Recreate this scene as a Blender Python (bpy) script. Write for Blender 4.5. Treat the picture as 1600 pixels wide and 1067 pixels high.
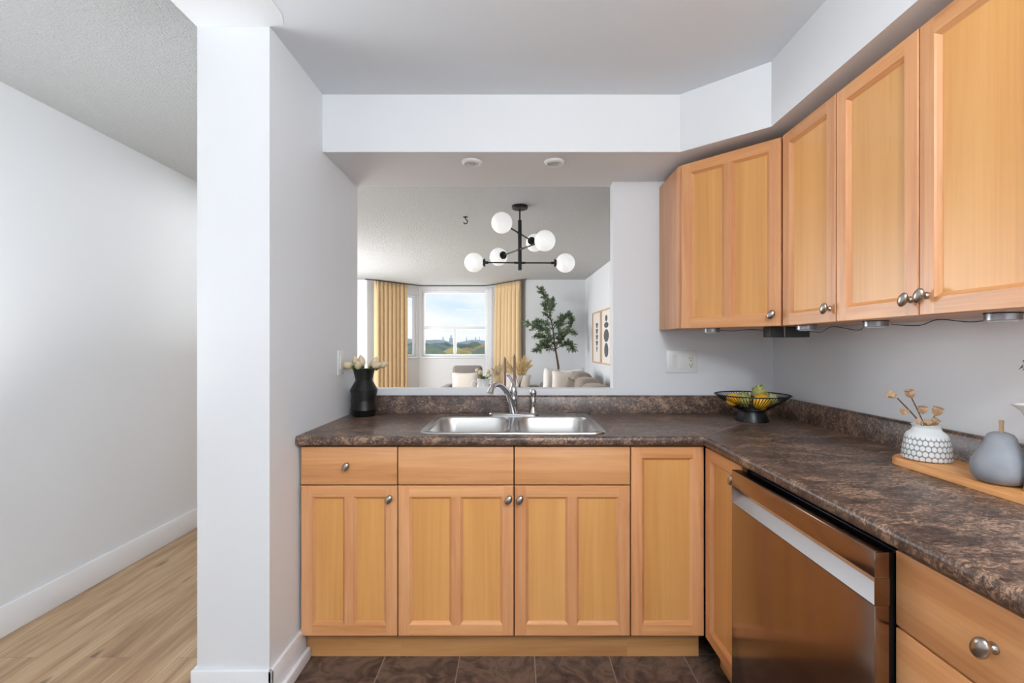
import bpy, bmesh, math, random
from mathutils import Vector, Matrix, Euler
random.seed(7)
PI = math.pi
for o in list(bpy.data.objects): bpy.data.objects.remove(o)
SC = bpy.context.scene
COL = SC.collection

# ------------------------------------------------------------------ camera, world, lights, exposure
EYE = 1.27
cam_d = bpy.data.cameras.new('camera'); cam = bpy.data.objects.new('camera', cam_d); COL.objects.link(cam)
cam.location = (0, 0, EYE); cam.rotation_euler = (PI/2, 0, 0)
cam_d.sensor_width = 36; cam_d.lens = 740/1600*36
cam_d.shift_x = -8/1600; cam_d.shift_y = 6.5/1600
cam_d.clip_start = 0.02; cam_d.clip_end = 3000
SC.camera = cam
SC.view_settings.view_transform = 'Standard'; SC.view_settings.look = 'None'
SC.view_settings.exposure = 0.08; SC.view_settings.gamma = 1; SC.view_settings.use_curve_mapping = False

w = bpy.data.worlds.new('sky'); SC.world = w; w.use_nodes = True
nt = w.node_tree; nt.nodes.clear()
wo = nt.nodes.new('ShaderNodeOutputWorld'); bg = nt.nodes.new('ShaderNodeBackground')
tc = nt.nodes.new('ShaderNodeTexCoord'); mp = nt.nodes.new('ShaderNodeMapping')
mp.inputs['Scale'].default_value = (1, 1, 3.2)
nz = nt.nodes.new('ShaderNodeTexNoise'); nz.inputs['Scale'].default_value = 3.2; nz.inputs['Detail'].default_value = 7; nz.inputs['Roughness'].default_value = .55
rp = nt.nodes.new('ShaderNodeValToRGB')
rp.color_ramp.elements[0].position = .33; rp.color_ramp.elements[0].color = (.66, .81, .97, 1)
rp.color_ramp.elements[1].position = .56; rp.color_ramp.elements[1].color = (.97, .98, 1, 1)
nt.links.new(tc.outputs['Generated'], mp.inputs['Vector']); nt.links.new(mp.outputs[0], nz.inputs['Vector'])
nt.links.new(nz.outputs['Fac'], rp.inputs['Fac']); nt.links.new(rp.outputs['Color'], bg.inputs['Color'])
bg.inputs['Strength'].default_value = 1.02
nt.links.new(bg.outputs[0], wo.inputs['Surface'])

def area(name, loc, rot, sx, sy, watts, color=(1, 1, 1)):
    d = bpy.data.lights.new(name, 'AREA'); d.shape = 'RECTANGLE'; d.size = sx; d.size_y = sy
    d.energy = watts; d.color = color
    o = bpy.data.objects.new(name, d); COL.objects.link(o); o.location = loc; o.rotation_euler = rot
    return o
def point_fill(name, loc, r, watts, color):
    d = bpy.data.lights.new(name, 'POINT'); d.shadow_soft_size = r; d.energy = watts; d.color = color
    o = bpy.data.objects.new(name, d); COL.objects.link(o); o.location = loc; return o
# unseen fill lights added to brighten the rooms, then the bay's daylight
COOL = (.93, .975, 1)
point_fill('kitchen_point_fill', (.46, -.50, 2.12), .16, 60, COOL)  # added point light out of view, brightens cabinets and soffit
area('kitchen_up_fill', (.35, -.35, 1.75), (PI, 0, 0), .4, .4, 34, COOL)  # added upward area light standing in for flash bounced off the ceiling
area('kitchen_back_fill', (.1, -2.15, 1.55), (PI/2, 0, 0), 1.9, 1.5, 8, (.93, .97, 1))  # added area light behind the camera for soft fill
area('hall_up_fill', (-1.78, 1.45, .65), (PI, 0, 0), .6, .6, 10.5, COOL).data.spread = math.radians(120)  # added upward area light to brighten the hall ceiling
point_fill('hall_point_fill', (-1.9, -.9, 2.0), .16, 7, COOL)  # added point light out of view, fills the hall
area('hall_far_up_fill', (-1.45, 3.35, 1.2), (PI, 0, 0), .5, .5, 3.5, COOL)  # added unseen light behind the pillar, lifts the hall ceiling
area('hall_far_down_fill', (-1.5, 3.45, 2.40), (0, 0, 0), .8, .6, 6.5, COOL)  # added unseen light behind the pillar, lifts the hall wall
area('living_side_fill', (-3.32, 6.1, 1.45), (PI/2, 0, -PI/2), 2.4, 1.9, 124, (.95, .98, 1))  # added area light at an unseen opening, brightens the living room
area('bay_daylight', (-1.2, 9.45, 1.7), (PI/2, 0, PI), 1.25, 1.1, 18, (.95, .98, 1))

# ------------------------------------------------------------------ material helpers
def srgb(r, g, b):
    f = lambda c: (c/255/12.92) if c/255 <= .04045 else ((c/255+.055)/1.055)**2.4
    return (f(r), f(g), f(b), 1)
class NT:
    def __init__(s, name):
        s.m = bpy.data.materials.new(name); s.m.use_nodes = True
        s.t = s.m.node_tree; s.b = s.t.nodes['Principled BSDF']; s.out = s.t.nodes['Material Output']
    def n(s, kind, **kw):
        nd = s.t.nodes.new('ShaderNode'+kind)
        for k, v in kw.items():
            if k.startswith('_'): setattr(nd, k[1:], v)
            else:
                key = int(k[1:]) if k[0] == 'i' and k[1:].isdigit() else k.replace('__', ' ')
                s.set(nd.inputs[key], v)
        return nd
    def set(s, sock, v):
        if isinstance(v, bpy.types.NodeSocket): s.t.links.new(v, sock)
        elif isinstance(v, bpy.types.Node): s.t.links.new(v.outputs[0], sock)
        else: sock.default_value = v
    def math(s, op, a, b=0.0):
        nd = s.t.nodes.new('ShaderNodeMath'); nd.operation = op
        s.set(nd.inputs[0], a); s.set(nd.inputs[1], b); return nd.outputs[0]
    def ramp(s, fac, stops):
        nd = s.t.nodes.new('ShaderNodeValToRGB'); s.set(nd.inputs[0], fac)
        e = nd.color_ramp.elements
        while len(e) < len(stops): e.new(.5)
        for el, (p, c) in zip(e, stops): el.position = p; el.color = c
        return nd.outputs[0]
    def mix(s, fac, a, b, mode='MIX'):
        nd = s.t.nodes.new('ShaderNodeMix'); nd.data_type = 'RGBA'; nd.blend_type = mode
        s.set(nd.inputs[0], fac); s.set(nd.inputs[6], a); s.set(nd.inputs[7], b); return nd.outputs[2]
    def bump(s, h, strength=.2, dist=.01):
        nd = s.n('Bump', Strength=strength, Distance=dist, Height=h); s.set(s.b.inputs['Normal'], nd.outputs[0])
    def base(s, c): s.set(s.b.inputs['Base Color'], c)
    def rough(s, r): s.set(s.b.inputs['Roughness'], r)
    def coords(s, which='Object', scale=(1, 1, 1), rot=(0, 0, 0), rand=False):
        t = s.n('TexCoord').outputs[which]
        if rand:
            r = s.n('ObjectInfo').outputs['Random']
            off = s.n('CombineXYZ', X=s.math('MULTIPLY', r, 7.3), Y=s.math('MULTIPLY', r, 3.1), Z=s.math('MULTIPLY', r, 11.7))
            va = s.n('VectorMath', _operation='ADD'); s.set(va.inputs[0], t); s.set(va.inputs[1], off.outputs[0]); t = va.outputs[0]
        return s.n('Mapping', Vector=t, Scale=scale, Rotation=rot).outputs[0]

def plain(name, c, rough=.5, metal=0, noise=0, nscale=40, bump=0, **kw):
    m = NT(name); col = srgb(*c)
    if noise or bump:
        v = m.coords('Object'); nz = m.n('TexNoise', Vector=v, Scale=nscale, Detail=5.0).outputs['Fac']
        dk = tuple(x*(1-noise) for x in col[:3])+(1,)
        m.base(m.ramp(nz, [(.3, dk), (.7, col)]))
        if bump: m.bump(nz, bump, .004)
    else: m.base(col)
    m.rough(rough); m.b.inputs['Metallic'].default_value = metal
    for k, v in kw.items(): m.b.inputs[k.replace('__', ' ')].default_value = v
    return m.m

def wood(name, dark, mid, light, axis='Z', rough=.34, across=16, along=1.0, coat=.15):
    m = NT(name)
    sc = {'X': (along, across, across), 'Y': (across, along, across), 'Z': (across, across, along)}[axis]
    v = m.coords('Object', sc, rand=True)
    a = m.n('TexNoise', Vector=v, Scale=1.0, Detail=5.0, Roughness=.6, Distortion=.7).outputs['Fac']
    v2 = m.coords('Object', tuple(x*(13 if x == across else 4) for x in sc), rand=True)
    b = m.n('TexNoise', Vector=v2, Scale=1.0, Detail=3.0).outputs['Fac']
    v3 = m.coords('Object', tuple(x*.3 for x in sc), rand=True)
    c = m.n('TexNoise', Vector=v3, Scale=1.0, Detail=2.0).outputs['Fac']
    f = m.math('ADD', m.math('MULTIPLY', a, .62), m.math('ADD', m.math('MULTIPLY', b, .16), m.math('MULTIPLY', c, .22)))
    col = m.ramp(f, [(.34, srgb(*dark)), (.50, srgb(*mid)), (.66, srgb(*light))])
    r = m.n('ObjectInfo').outputs['Random']
    v4 = m.coords('Object', tuple(x*(.55 if x == across else 1.6) for x in sc), rand=True)
    st = m.n('TexNoise', Vector=v4, Scale=1.3, Detail=3.0, Roughness=.7, Distortion=.5).outputs['Fac']
    col = m.mix(m.math('MULTIPLY', m.ramp(st, [(.66, (0, 0, 0, 1)), (.80, (1, 1, 1, 1))]), .55), col, srgb(*[int(x*.72) for x in dark]))
    hs = m.n('HueSaturation', Color=col, Value=m.math('ADD', .945, m.math('MULTIPLY', r, .11)))
    m.base(hs.outputs[0]); m.rough(rough); m.b.inputs['Coat Weight'].default_value = coat; m.b.inputs['Coat Roughness'].default_value = .25
    m.bump(b, .04, .002)
    return m.m

M = {}
def wallmat(name, c):
    m = NT(name); v = m.coords('Object')
    m.base(srgb(*c)); m.rough(.55)
    m.bump(m.n('TexNoise', Vector=v, Scale=180.0, Detail=3.0).outputs['Fac'], .03, .003)
    return m.m
M['wall'] = wallmat('wall_paint', (229, 231, 234))
M['ceil'] = wallmat('ceiling_paint', (222, 227, 232))
M['trim'] = plain('white_trim_paint', (240, 241, 244), .32)
def stucco():
    m = NT('stucco_ceiling'); v = m.coords('Object')
    a = m.n('TexNoise', Vector=v, Scale=120.0, Detail=5.0, Roughness=.7).outputs['Fac']
    b = m.n('TexVoronoi', Vector=v, Scale=130.0).outputs['Distance']
    h = m.math('SUBTRACT', a, m.math('MULTIPLY', b, .6))
    m.base(srgb(231, 233, 233)); m.rough(.9); m.bump(h, 1.0, .02)
    return m.m
M['stucco'] = stucco()
M['fv'] = wood('maple_vertical', (197, 132, 84), (219, 156, 106), (231, 174, 125), 'Z')
M['fh'] = wood('maple_horizontal', (197, 132, 80), (220, 157, 103), (233, 176, 123), 'X')
M['pv'] = wood('maple_panel', (208, 146, 80), (222, 162, 94), (230, 175, 108), 'Z', across=9, along=.5)
M['kick'] = wood('maple_toe_kick', (176, 122, 70), (196, 142, 88), (208, 156, 104), 'X')
M['board'] = wood('board_wood', (192, 122, 62), (221, 158, 94), (236, 182, 122), 'Y', across=18, along=1.6, rough=.45, coat=0)
M['oak'] = wood('pale_oak_frame', (196, 164, 132), (212, 182, 152), (222, 194, 166), 'Z', rough=.5, coat=0)
M['gap'] = plain('dark_cabinet_gap', (50, 28, 20), .8)
M['nickel'] = plain('satin_nickel', (178, 172, 164), .27, 1)
M['chrome'] = plain('polished_chrome', (205, 205, 208), .07, 1)
M['steel'] = plain('brushed_steel', (190, 188, 186), .24, 1)
M['black'] = plain('matte_black', (17, 17, 19), .38)
M['blackmetal'] = plain('black_metal', (34, 34, 35), .45, .3)
M['vase'] = plain('black_ceramic', (9, 9, 10), .36)
M['plastic'] = plain('white_plastic', (232, 233, 232), .35)
M['socket'] = plain('socket_dark', (40, 42, 42), .6)
M['greenplastic'] = plain('receptacle_plastic', (226, 230, 220), .4)
def counter():
    m = NT('brown_laminate'); v = m.coords('Object', (1, 1.6, 1.3))
    a = m.n('TexNoise', Vector=v, Scale=44.0, Detail=9.0, Roughness=.75, Distortion=1.6).outputs['Fac']
    b = m.n('TexNoise', Vector=v, Scale=9.0, Detail=5.0, Roughness=.6, Distortion=.8).outputs['Fac']
    c = m.n('TexNoise', Vector=v, Scale=115.0, Detail=4.0, Roughness=.7).outputs['Fac']
    f = m.math('ADD', m.math('MULTIPLY', a, .55), m.math('ADD', m.math('MULTIPLY', b, .27), m.math('MULTIPLY', c, .18)))
    col = m.ramp(f, [(.39, srgb(34, 24, 22)), (.46, srgb(70, 54, 47)), (.52, srgb(104, 83, 72)), (.575, srgb(172, 138, 112)), (.62, srgb(128, 104, 92)), (.70, srgb(92, 84, 82))])
    m.base(col); m.rough(m.math('ADD', .27, m.math('MULTIPLY', b, .12))); m.bump(c, .05, .002)
    return m.m
M['counter'] = counter()
M['seam'] = plain('counter_seam', (168, 156, 146), .5)
def dwmat(name, c, rough):
    m = NT(name); v = m.coords('Object', (6, 6, 900))
    nz = m.n('TexNoise', Vector=v, Scale=1.0, Detail=2.0).outputs['Fac']
    m.base(srgb(*c)); m.b.inputs['Metallic'].default_value = 1
    m.rough(m.math('ADD', rough, m.math('MULTIPLY', nz, .06))); return m.m
M['dw'] = dwmat('warm_stainless', (146, 126, 114), .13)
M['dw2'] = dwmat('handle_recess_steel', (196, 194, 198), .3)
def tile():
    m = NT('slate_tile'); v = m.n('Mapping', Vector=m.n('TexCoord').outputs['Object'], Location=(.539+.305*4, -1.645+.305*8, 0)).outputs[0]
    br = m.n('TexBrick', Vector=v, Scale=1.0, Mortar__Size=.0022, Mortar__Smooth=.1, Brick__Width=.305, Row__Height=.305, _offset=0.0)
    br.inputs['Color1'].default_value = (.1, .1, .1, 1); br.inputs['Color2'].default_value = (.9, .9, .9, 1); br.inputs['Mortar'].default_value = (.5, .5, .5, 1)
    off = m.n('VectorMath', _operation='ADD'); m.set(off.inputs[0], m.n('TexCoord').outputs['Object']); m.set(off.inputs[1], br.outputs['Color'])
    a = m.n('TexNoise', Vector=off.outputs[0], Scale=9.0, Detail=9.0, Roughness=.62, Distortion=1.4).outputs['Fac']
    col = m.ramp(a, [(.34, srgb(52, 40, 37)), (.47, srgb(96, 76, 66)), (.56, srgb(122, 98, 84)), (.66, srgb(84, 64, 56))])
    m.base(m.mix(br.outputs['Fac'], col, srgb(150, 138, 126))); m.rough(.38); m.bump(a, .15, .004)
    return m.m
M['tile'] = tile()
def planks():
    m = NT('oak_planks'); t = m.n('TexCoord').outputs['Object']
    v = m.n('Mapping', Vector=t, Rotation=(0, 0, PI/2), Location=(20, 20, 0)).outputs[0]
    br = m.n('TexBrick', Vector=v, Scale=1.0, Mortar__Size=.0008, Mortar__Smooth=.2, Brick__Width=1.7, Row__Height=.19, _offset=.37)
    br.inputs['Color1'].default_value = (0, 0, 0, 1); br.inputs['Color2'].default_value = (1, 1, 1, 1)
    off = m.n('VectorMath', _operation='MULTIPLY_ADD'); m.set(off.inputs[0], br.outputs['Color']); off.inputs[1].default_value = (9, 5, 3); m.set(off.inputs[2], t)
    g = m.n('Mapping', Vector=off.outputs[0], Scale=(14, 1.1, 1)).outputs[0]
    a = m.n('TexNoise', Vector=g, Scale=1.0, Detail=6.0, Roughness=.6, Distortion=.5).outputs['Fac']
    k = m.n('Mapping', Vector=off.outputs[0], Scale=(7.5, 1.9, 1)).outputs[0]
    kn = m.n('TexVoronoi', Vector=k, Scale=1.0).outputs['Distance']
    fine = m.n('TexNoise', Vector=m.n('Mapping', Vector=off.outputs[0], Scale=(160, 5, 1)).outputs[0], Scale=1.0, Detail=2.0).outputs['Fac']
    f = m.math('ADD', m.math('MULTIPLY', a, .8), m.math('MULTIPLY', fine, .2))
    col = m.ramp(f, [(.34, srgb(138, 104, 76)), (.48, srgb(178, 145, 110)), (.62, srgb(206, 176, 140))])
    tint = m.mix(m.math('MULTIPLY', br.outputs['Color'], .22), col, srgb(150, 116, 84))
    knot = m.ramp(kn, [(.07, (1, 1, 1, 1)), (.15, (0, 0, 0, 1))])
    c2 = m.mix(m.math('MULTIPLY', knot, .75), tint, srgb(96, 72, 54))
    m.base(m.mix(br.outputs['Fac'], c2, srgb(112, 86, 64))); m.rough(.42); m.bump(fine, .05, .002)
    return m.m
M['planks'] = planks()
def glass():
    m = NT('window_glass'); m.t.nodes.remove(m.b)
    tr = m.n('BsdfTransparent'); gl = m.n('BsdfGlossy', Roughness=.02)
    fr = m.n('Fresnel', IOR=1.35)
    mx = m.n('MixShader'); m.set(mx.inputs[0], m.math('MULTIPLY', fr.outputs[0], .6)); m.set(mx.inputs[1], tr.outputs[0]); m.set(mx.inputs[2], gl.outputs[0])
    m.set(m.out.inputs[0], mx.outputs[0]); return m.m
M['glass'] = glass()
def fabric(name, c, n=.12, scale=160, rough=.9):
    m = NT(name); v = m.coords('Object')
    a = m.n('TexNoise', Vector=v, Scale=float(scale), Detail=3.0).outputs['Fac']
    col = srgb(*c); m.base(m.ramp(a, [(.3, tuple(x*(1-n) for x in col[:3])+(1,)), (.7, col)])); m.rough(rough); m.bump(a, .2, .003)
    m.b.inputs['Sheen Weight'].default_value = .15
    return m.m
M['curtain'] = fabric('gold_curtain_cloth', (220, 190, 146), .06, 60, .75)
def sheer():
    m = NT('sheer_cloth'); tr = m.n('BsdfTransparent'); tl = m.n('BsdfTranslucent', Color=(.95, .95, .95, 1)); df = m.n('BsdfDiffuse', Color=(.93, .93, .94, 1))
    a = m.n('MixShader', Fac=.5); m.set(a.inputs[1], tl.outputs[0]); m.set(a.inputs[2], df.outputs[0])
    b = m.n('MixShader', Fac=.8); m.set(b.inputs[1], tr.outputs[0]); m.set(b.inputs[2], a.outputs[0]); m.set(m.out.inputs[0], b.outputs[0]); m.t.nodes.remove(m.b); return m.m
M['bowl_steel'] = plain('brushed_bowl_steel', (206, 204, 202), .34, 1)
M['sheer'] = sheer()
M['grey'] = fabric('taupe_upholstery', (140, 131, 126))
M['grey2'] = fabric('warm_grey_upholstery', (150, 138, 126))
M['cream'] = fabric('cream_cushion_cloth', (232, 222, 212))
M['white_cloth'] = fabric('white_cushion_cloth', (236, 233, 230))
M['taupe_cloth'] = fabric('taupe_cushion_cloth', (134, 124, 114))
M['globe'] = plain('opal_glass', (244, 244, 244), .22, 0, Emission__Color=(1, .99, .97, 1), Emission__Strength=.38)
M['leaf'] = plain('olive_leaf', (122, 144, 110), .55, 0, .35, 30)
M['bark'] = plain('bark', (98, 78, 66), .85, 0, .35, 60, .3)
M['tulip'] = plain('tulip_petal', (233, 214, 178), .55, 0, .14, 50)
M['stem'] = plain('green_stem', (84, 128, 52), .5, 0, .25, 40)
M['yellow'] = plain('yellow_rind', (240, 178, 42), .42, 0, .12, 60, .1)
M['artichoke'] = plain('pale_green_scale', (212, 210, 130), .55, 0, .4, 40)
M['concrete'] = plain('grey_concrete', (150, 152, 158), .75, 0, .2, 26, .1)
M['stick'] = plain('raw_wood_stem', (206, 172, 130), .6, 0, .2, 60)
M['ceramic'] = plain('white_ceramic', (236, 238, 238), .2)
M['pod'] = plain('dried_pod', (206, 170, 134), .8, 0, .3, 90, .3)
M['twig'] = plain('brown_twig', (104, 78, 62), .8)
M['sage'] = plain('grey_leaf', (150, 152, 150), .7, 0, .2, 50)
M['candle'] = plain('mauve_wax', (146, 112, 104), .5)
M['dried'] = plain('golden_dried_grass', (248, 220, 160), .85, 0, .15, 90)
M['pampas'] = plain('pale_dried_grass', (214, 196, 162), .9, 0, .15, 90)
M['paper'] = plain('print_paper', (232, 226, 220), .7)
M['ink'] = plain('charcoal_ink', (96, 98, 102), .8, 0, .25, 90)
M['lens'] = plain('frosted_lens', (226, 228, 226), .3)
M['puck'] = plain('brushed_aluminium', (176, 180, 186), .3, 1)
M['box'] = plain('dark_grey_plastic', (58, 62, 64), .45)
M['cable'] = plain('cable_black', (34, 32, 30), .5)
M['tablewood'] = wood('table_wood', (120, 88, 62), (150, 112, 80), (168, 130, 96), 'X')
def vasemat():
    m = NT('scalloped_glaze'); s = m.n('SeparateXYZ', Vector=m.n('UVMap').outputs[0])
    vr = m.math('MULTIPLY', s.outputs[1], 6.5); row = m.math('FLOOR', vr)
    off = m.math('MULTIPLY', m.math('MODULO', row, 2.0), .5)
    fu = m.math('SUBTRACT', m.math('FRACT', m.math('ADD', m.math('MULTIPLY', s.outputs[0], 27.0), off)), .5)
    fv = m.math('SUBTRACT', m.math('FRACT', vr), .45)
    d = m.math('SQRT', m.math('ADD', m.math('MULTIPLY', fu, fu), m.math('MULTIPLY', m.math('MULTIPLY', fv, fv), .9)))
    line = m.ramp(d, [(.39, (0, 0, 0, 1)), (.50, (1, 1, 1, 1))])
    band = m.math('MULTIPLY', m.math('LESS_THAN', s.outputs[1], .70), m.math('GREATER_THAN', s.outputs[1], .02))
    f = m.math('MULTIPLY', line, band)
    m.base(m.mix(f, srgb(226, 229, 230), srgb(138, 138, 141))); m.rough(.25)
    m.bump(m.math('SUBTRACT', 1.0, f), .5, .003); return m.m
M['scallop'] = vasemat()

# ------------------------------------------------------------------ geometry helpers
def link(name, bm, mats, parent=None, loc=(0, 0, 0), rot=(0, 0, 0), smooth=True, angle=35, sub=0):
    bmesh.ops.recalc_face_normals(bm, faces=bm.faces)
    me = bpy.data.meshes.new(name); bm.to_mesh(me); bm.free()
    for m in (mats if isinstance(mats, (list, tuple)) else [mats]): me.materials.append(M[m] if isinstance(m, str) else m)
    if smooth:
        for p in me.polygons: p.use_smooth = True
        me.set_sharp_from_angle(angle=math.radians(angle))
    o = bpy.data.objects.new(name, me); COL.objects.link(o); o.location = loc; o.rotation_euler = rot
    if parent: o.parent = parent
    if sub:
        md = o.modifiers.new('smooth', 'SUBSURF'); md.levels = sub; md.render_levels = sub
    return o
def tag(o, label, cat, group=None, kind=None):
    o['label'] = label; o['category'] = cat
    if group: o['group'] = group
    if kind: o['kind'] = kind
    return o
def thing(name, label, cat, loc=(0, 0, 0), rotz=0, group=None, rot=None):
    o = bpy.data.objects.new(name, None); COL.objects.link(o); o.empty_display_size = .05
    o.location = loc; o.rotation_euler = rot or (0, 0, rotz)
    return tag(o, label, cat, group)
def struct(o): o['kind'] = 'structure'; return o
def new(): return bmesh.new()
def box(bm, x0, x1, y0, y1, z0, z1, bev=0, seg=2, mi=0, mat=None):
    x0, x1 = min(x0, x1), max(x0, x1); y0, y1 = min(y0, y1), max(y0, y1); z0, z1 = min(z0, z1), max(z0, z1)
    g = bmesh.ops.create_cube(bm, size=1); vs = g['verts']
    for v in vs: v.co = Vector((x0 + (v.co.x+.5)*(x1-x0), y0 + (v.co.y+.5)*(y1-y0), z0 + (v.co.z+.5)*(z1-z0)))
    fs = {f for v in vs for f in v.link_faces}
    for f in fs: f.material_index = mi
    if bev:
        es = list({e for v in vs for e in v.link_edges})
        r = bmesh.ops.bevel(bm, geom=es, offset=bev, segments=seg, affect='EDGES', profile=.5)
        for f in r['faces']: f.material_index = mi
        vs = list({v for f in r['faces'] for v in f.verts})
    if mat is not None: bmesh.ops.transform(bm, matrix=mat, verts=vs)
    return vs
def lathe(bm, prof, seg=32, c=(0, 0, 0), mat=None, mod=None, mi=0, caps=True, uv=None):
    rings = []
    for r, z in prof:
        ring = []
        for i in range(seg):
            a = 2*PI*i/seg; rr = r*(mod(a, z) if mod else 1)
            p = Vector((rr*math.cos(a), rr*math.sin(a), z))
            if mat is not None: p = mat @ p
            ring.append(bm.verts.new(p + Vector(c)))
        rings.append(ring)
    lay = bm.loops.layers.uv.verify() if uv else None
    for j in range(len(rings)-1):
        for i in range(seg):
            f = bm.faces.new((rings[j][i], rings[j][(i+1) % seg], rings[j+1][(i+1) % seg], rings[j+1][i])); f.material_index = mi
            if uv:
                zz = [prof[j][1], prof[j][1], prof[j+1][1], prof[j+1][1]]; uu = [i, i+1, i+1, i]
                for l, u_, z_ in zip(f.loops, uu, zz): l[lay].uv = (u_/seg, (z_-uv[0])/(uv[1]-uv[0]))
    if caps:
        for rg in (rings[0], rings[-1]):
            f = bm.faces.new(rg); f.material_index = mi
    return rings
def tube(bm, pts, rad, seg=10, mi=0, flat=1.0):
    pts = [Vector(p) for p in pts]; n = len(pts)
    rads = rad if isinstance(rad, (list, tuple)) else [rad]*n
    up = Vector((0, 0, 1)); rings = []; prev = None
    for i, p in enumerate(pts):
        t = (pts[min(i+1, n-1)] - pts[max(i-1, 0)]).normalized()
        if prev is None:
            a = t.cross(up)
            if a.length < 1e-3: a = t.cross(Vector((0, 1, 0)))
        else: a = prev - t*prev.dot(t)
        a.normalize(); b = t.cross(a); prev = a
        rings.append([bm.verts.new(p + (a*math.cos(2*PI*k/seg) + b*math.sin(2*PI*k/seg)*flat)*rads[i]) for k in range(seg)])
    for j in range(n-1):
        for k in range(seg):
            f = bm.faces.new((rings[j][k], rings[j][(k+1) % seg], rings[j+1][(k+1) % seg], rings[j+1][k])); f.material_index = mi
    for rg in (rings[0], rings[-1]):
        f = bm.faces.new(rg); f.material_index = mi
def curve_pts(pts, n=8):
    P = [Vector(p) for p in pts]; out = []
    for i in range(len(P)-1):
        p0 = P[max(i-1, 0)]; p1 = P[i]; p2 = P[i+1]; p3 = P[min(i+2, len(P)-1)]
        for k in range(n):
            t = k/n
            out.append(.5*((2*p1) + (p2-p0)*t + (2*p0-5*p1+4*p2-p3)*t*t + (3*p1-p0-3*p2+p3)*t**3))
    return out + [P[-1]]
def lerp_list(vals, n):
    out = []
    for i in range(len(vals)-1):
        for k in range(n): out.append(vals[i] + (vals[i+1]-vals[i])*k/n)
    return out + [vals[-1]]
def sphere(bm, c, r, sx=1, sy=1, sz=1, u=24, v=14, mi=0):
    g = bmesh.ops.create_uvsphere(bm, u_segments=u, v_segments=v, radius=r)
    for vt in g['verts']: vt.co = Vector((vt.co.x*sx, vt.co.y*sy, vt.co.z*sz)) + Vector(c)
    for f in {f for vt in g['verts'] for f in vt.link_faces}: f.material_index = mi
    return g['verts']
def prism(bm, pts, z0, z1, mi=0):
    a = [bm.verts.new((x, y, z0)) for x, y in pts]; b = [bm.verts.new((x, y, z1)) for x, y in pts]
    n = len(pts)
    for i in range(n): bm.faces.new((a[i], a[(i+1) % n], b[(i+1) % n], b[i])).material_index = mi
    bm.faces.new(a).material_index = mi; bm.faces.new(b).material_index = mi
def wall(name, p0, p1, z0, z1, th, mats='wall', openings=()):
    """A wall from p0 to p1 (its room face), th metres thick to the left of that direction, with rectangular openings (u0, u1, z0, z1)."""
    p0, p1 = Vector(p0), Vector(p1); d = p1-p0; L = d.length; d.normalize(); nrm = Vector((-d.y, d.x))
    bm = new()
    def seg(u0, u1, za, zb):
        if u1-u0 < 1e-4 or zb-za < 1e-4: return
        a = p0+d*u0; b = p0+d*u1; prism(bm, [tuple(a), tuple(b), tuple(b+nrm*th), tuple(a+nrm*th)], za, zb)
    u = 0
    for (u0, u1, a, b) in sorted(openings):
        seg(u, u0, z0, z1); seg(u0, u1, z0, a); seg(u0, u1, b, z1); u = u1
    seg(u, L, z0, z1)
    return struct(link(name, bm, mats, smooth=False))
def at(x, y, Y):
    """Where a ray of the level camera through a picture point meets the plane at depth Y."""
    return Vector(((x-808)/740*Y, Y, EYE - (y-540)/740*Y))

# ------------------------------------------------------------------ the setting
XL, XR, YB, YF = -.87, 1.351, 2.50, 2.58          # kitchen left wall, right wall, back wall face, its far face
ZC, ZH, ZS = 2.393, 2.42, 2.136                   # kitchen ceiling, hall and living ceiling, soffit underside
bm = new(); prism(bm, [(XL-.13, -2.2), (XR, -2.2), (XR, YB), (XL-.13, YB)], -.05, 0); struct(link('floor_kitchen', bm, 'tile', smooth=False))
bm = new(); prism(bm, [(-2.25, -2.2), (XL-.13, -2.2), (XL-.13, YB), (1.42, YB), (1.42, 9.3), (-3.5, 9.3), (-3.5, 4.0), (-2.25, 4.0)], -.05, 0); struct(link('floor_living', bm, 'planks', smooth=False))
bm = new(); prism(bm, [(-1.124, -2.2), (XR, -2.2), (XR, YB), (-1.124, YB)], ZC, ZC+.06); struct(link('ceiling_kitchen', bm, 'ceil', smooth=False))
bm = new(); prism(bm, [(-2.35, -2.2), (-1.124, -2.2), (-1.124, YB), (1.5, YB), (1.5, 9.4), (-3.6, 9.4), (-3.6, 3.9), (-2.35, 3.9)], ZH, ZH+.06); struct(link('ceiling_living', bm, 'stucco', smooth=False))
bm = new(); prism(bm, [(-1.124, -2.2), (-1.124, 1.664), (-.87, 1.664), (-.815, 1.655), (-.795, 1.60), (-.795, -2.2)], ZC-.003, ZC); struct(link('trim_1', bm, 'wall', smooth=False))
bm = new(); prism(bm, [(-1.124, 1.664), (XL, 1.664), (XL, YF), (-1.124, YF)], 0, ZC); struct(link('wall_left', bm, 'wall', smooth=False))
bm = new()
box(bm, XL, .507, YB, YF, 0, 1.043); box(bm, .507, XR+.1, YB, YF, 0, ZH); box(bm, XL, .507, YB, YF, ZS, ZH)
struct(link('wall_back', bm, 'wall', smooth=False))
wall('wall_right', (XR, YB), (XR, -2.2), 0, ZC, .1)
wall('wall_front', (XR, -2.2), (-2.35, -2.2), 0, ZH, .1, openings=[(.25, 2.25, .65, 2.25)])  # unseen window opening added for soft sky fill
wall('wall_hall', (-2.25, -2.2), (-2.25, 4.0), 0, ZH, .1)
wall('wall_hall_end', (-2.352, 4.0), (-3.5, 4.0), 0, ZH, .1)
wall('wall_living_left', (-3.5, 4.0), (-3.5, 8.26), 0, ZH, .1, openings=[(.8, 3.4, .4, 2.3)])  # unseen window opening added to light the living room
LW = lambda Y: 1.19 + .0378*(8.26-Y)
wall('wall_living_right', (LW(8.4), 8.4), (LW(YF), YF), 0, ZH, .12)
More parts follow.
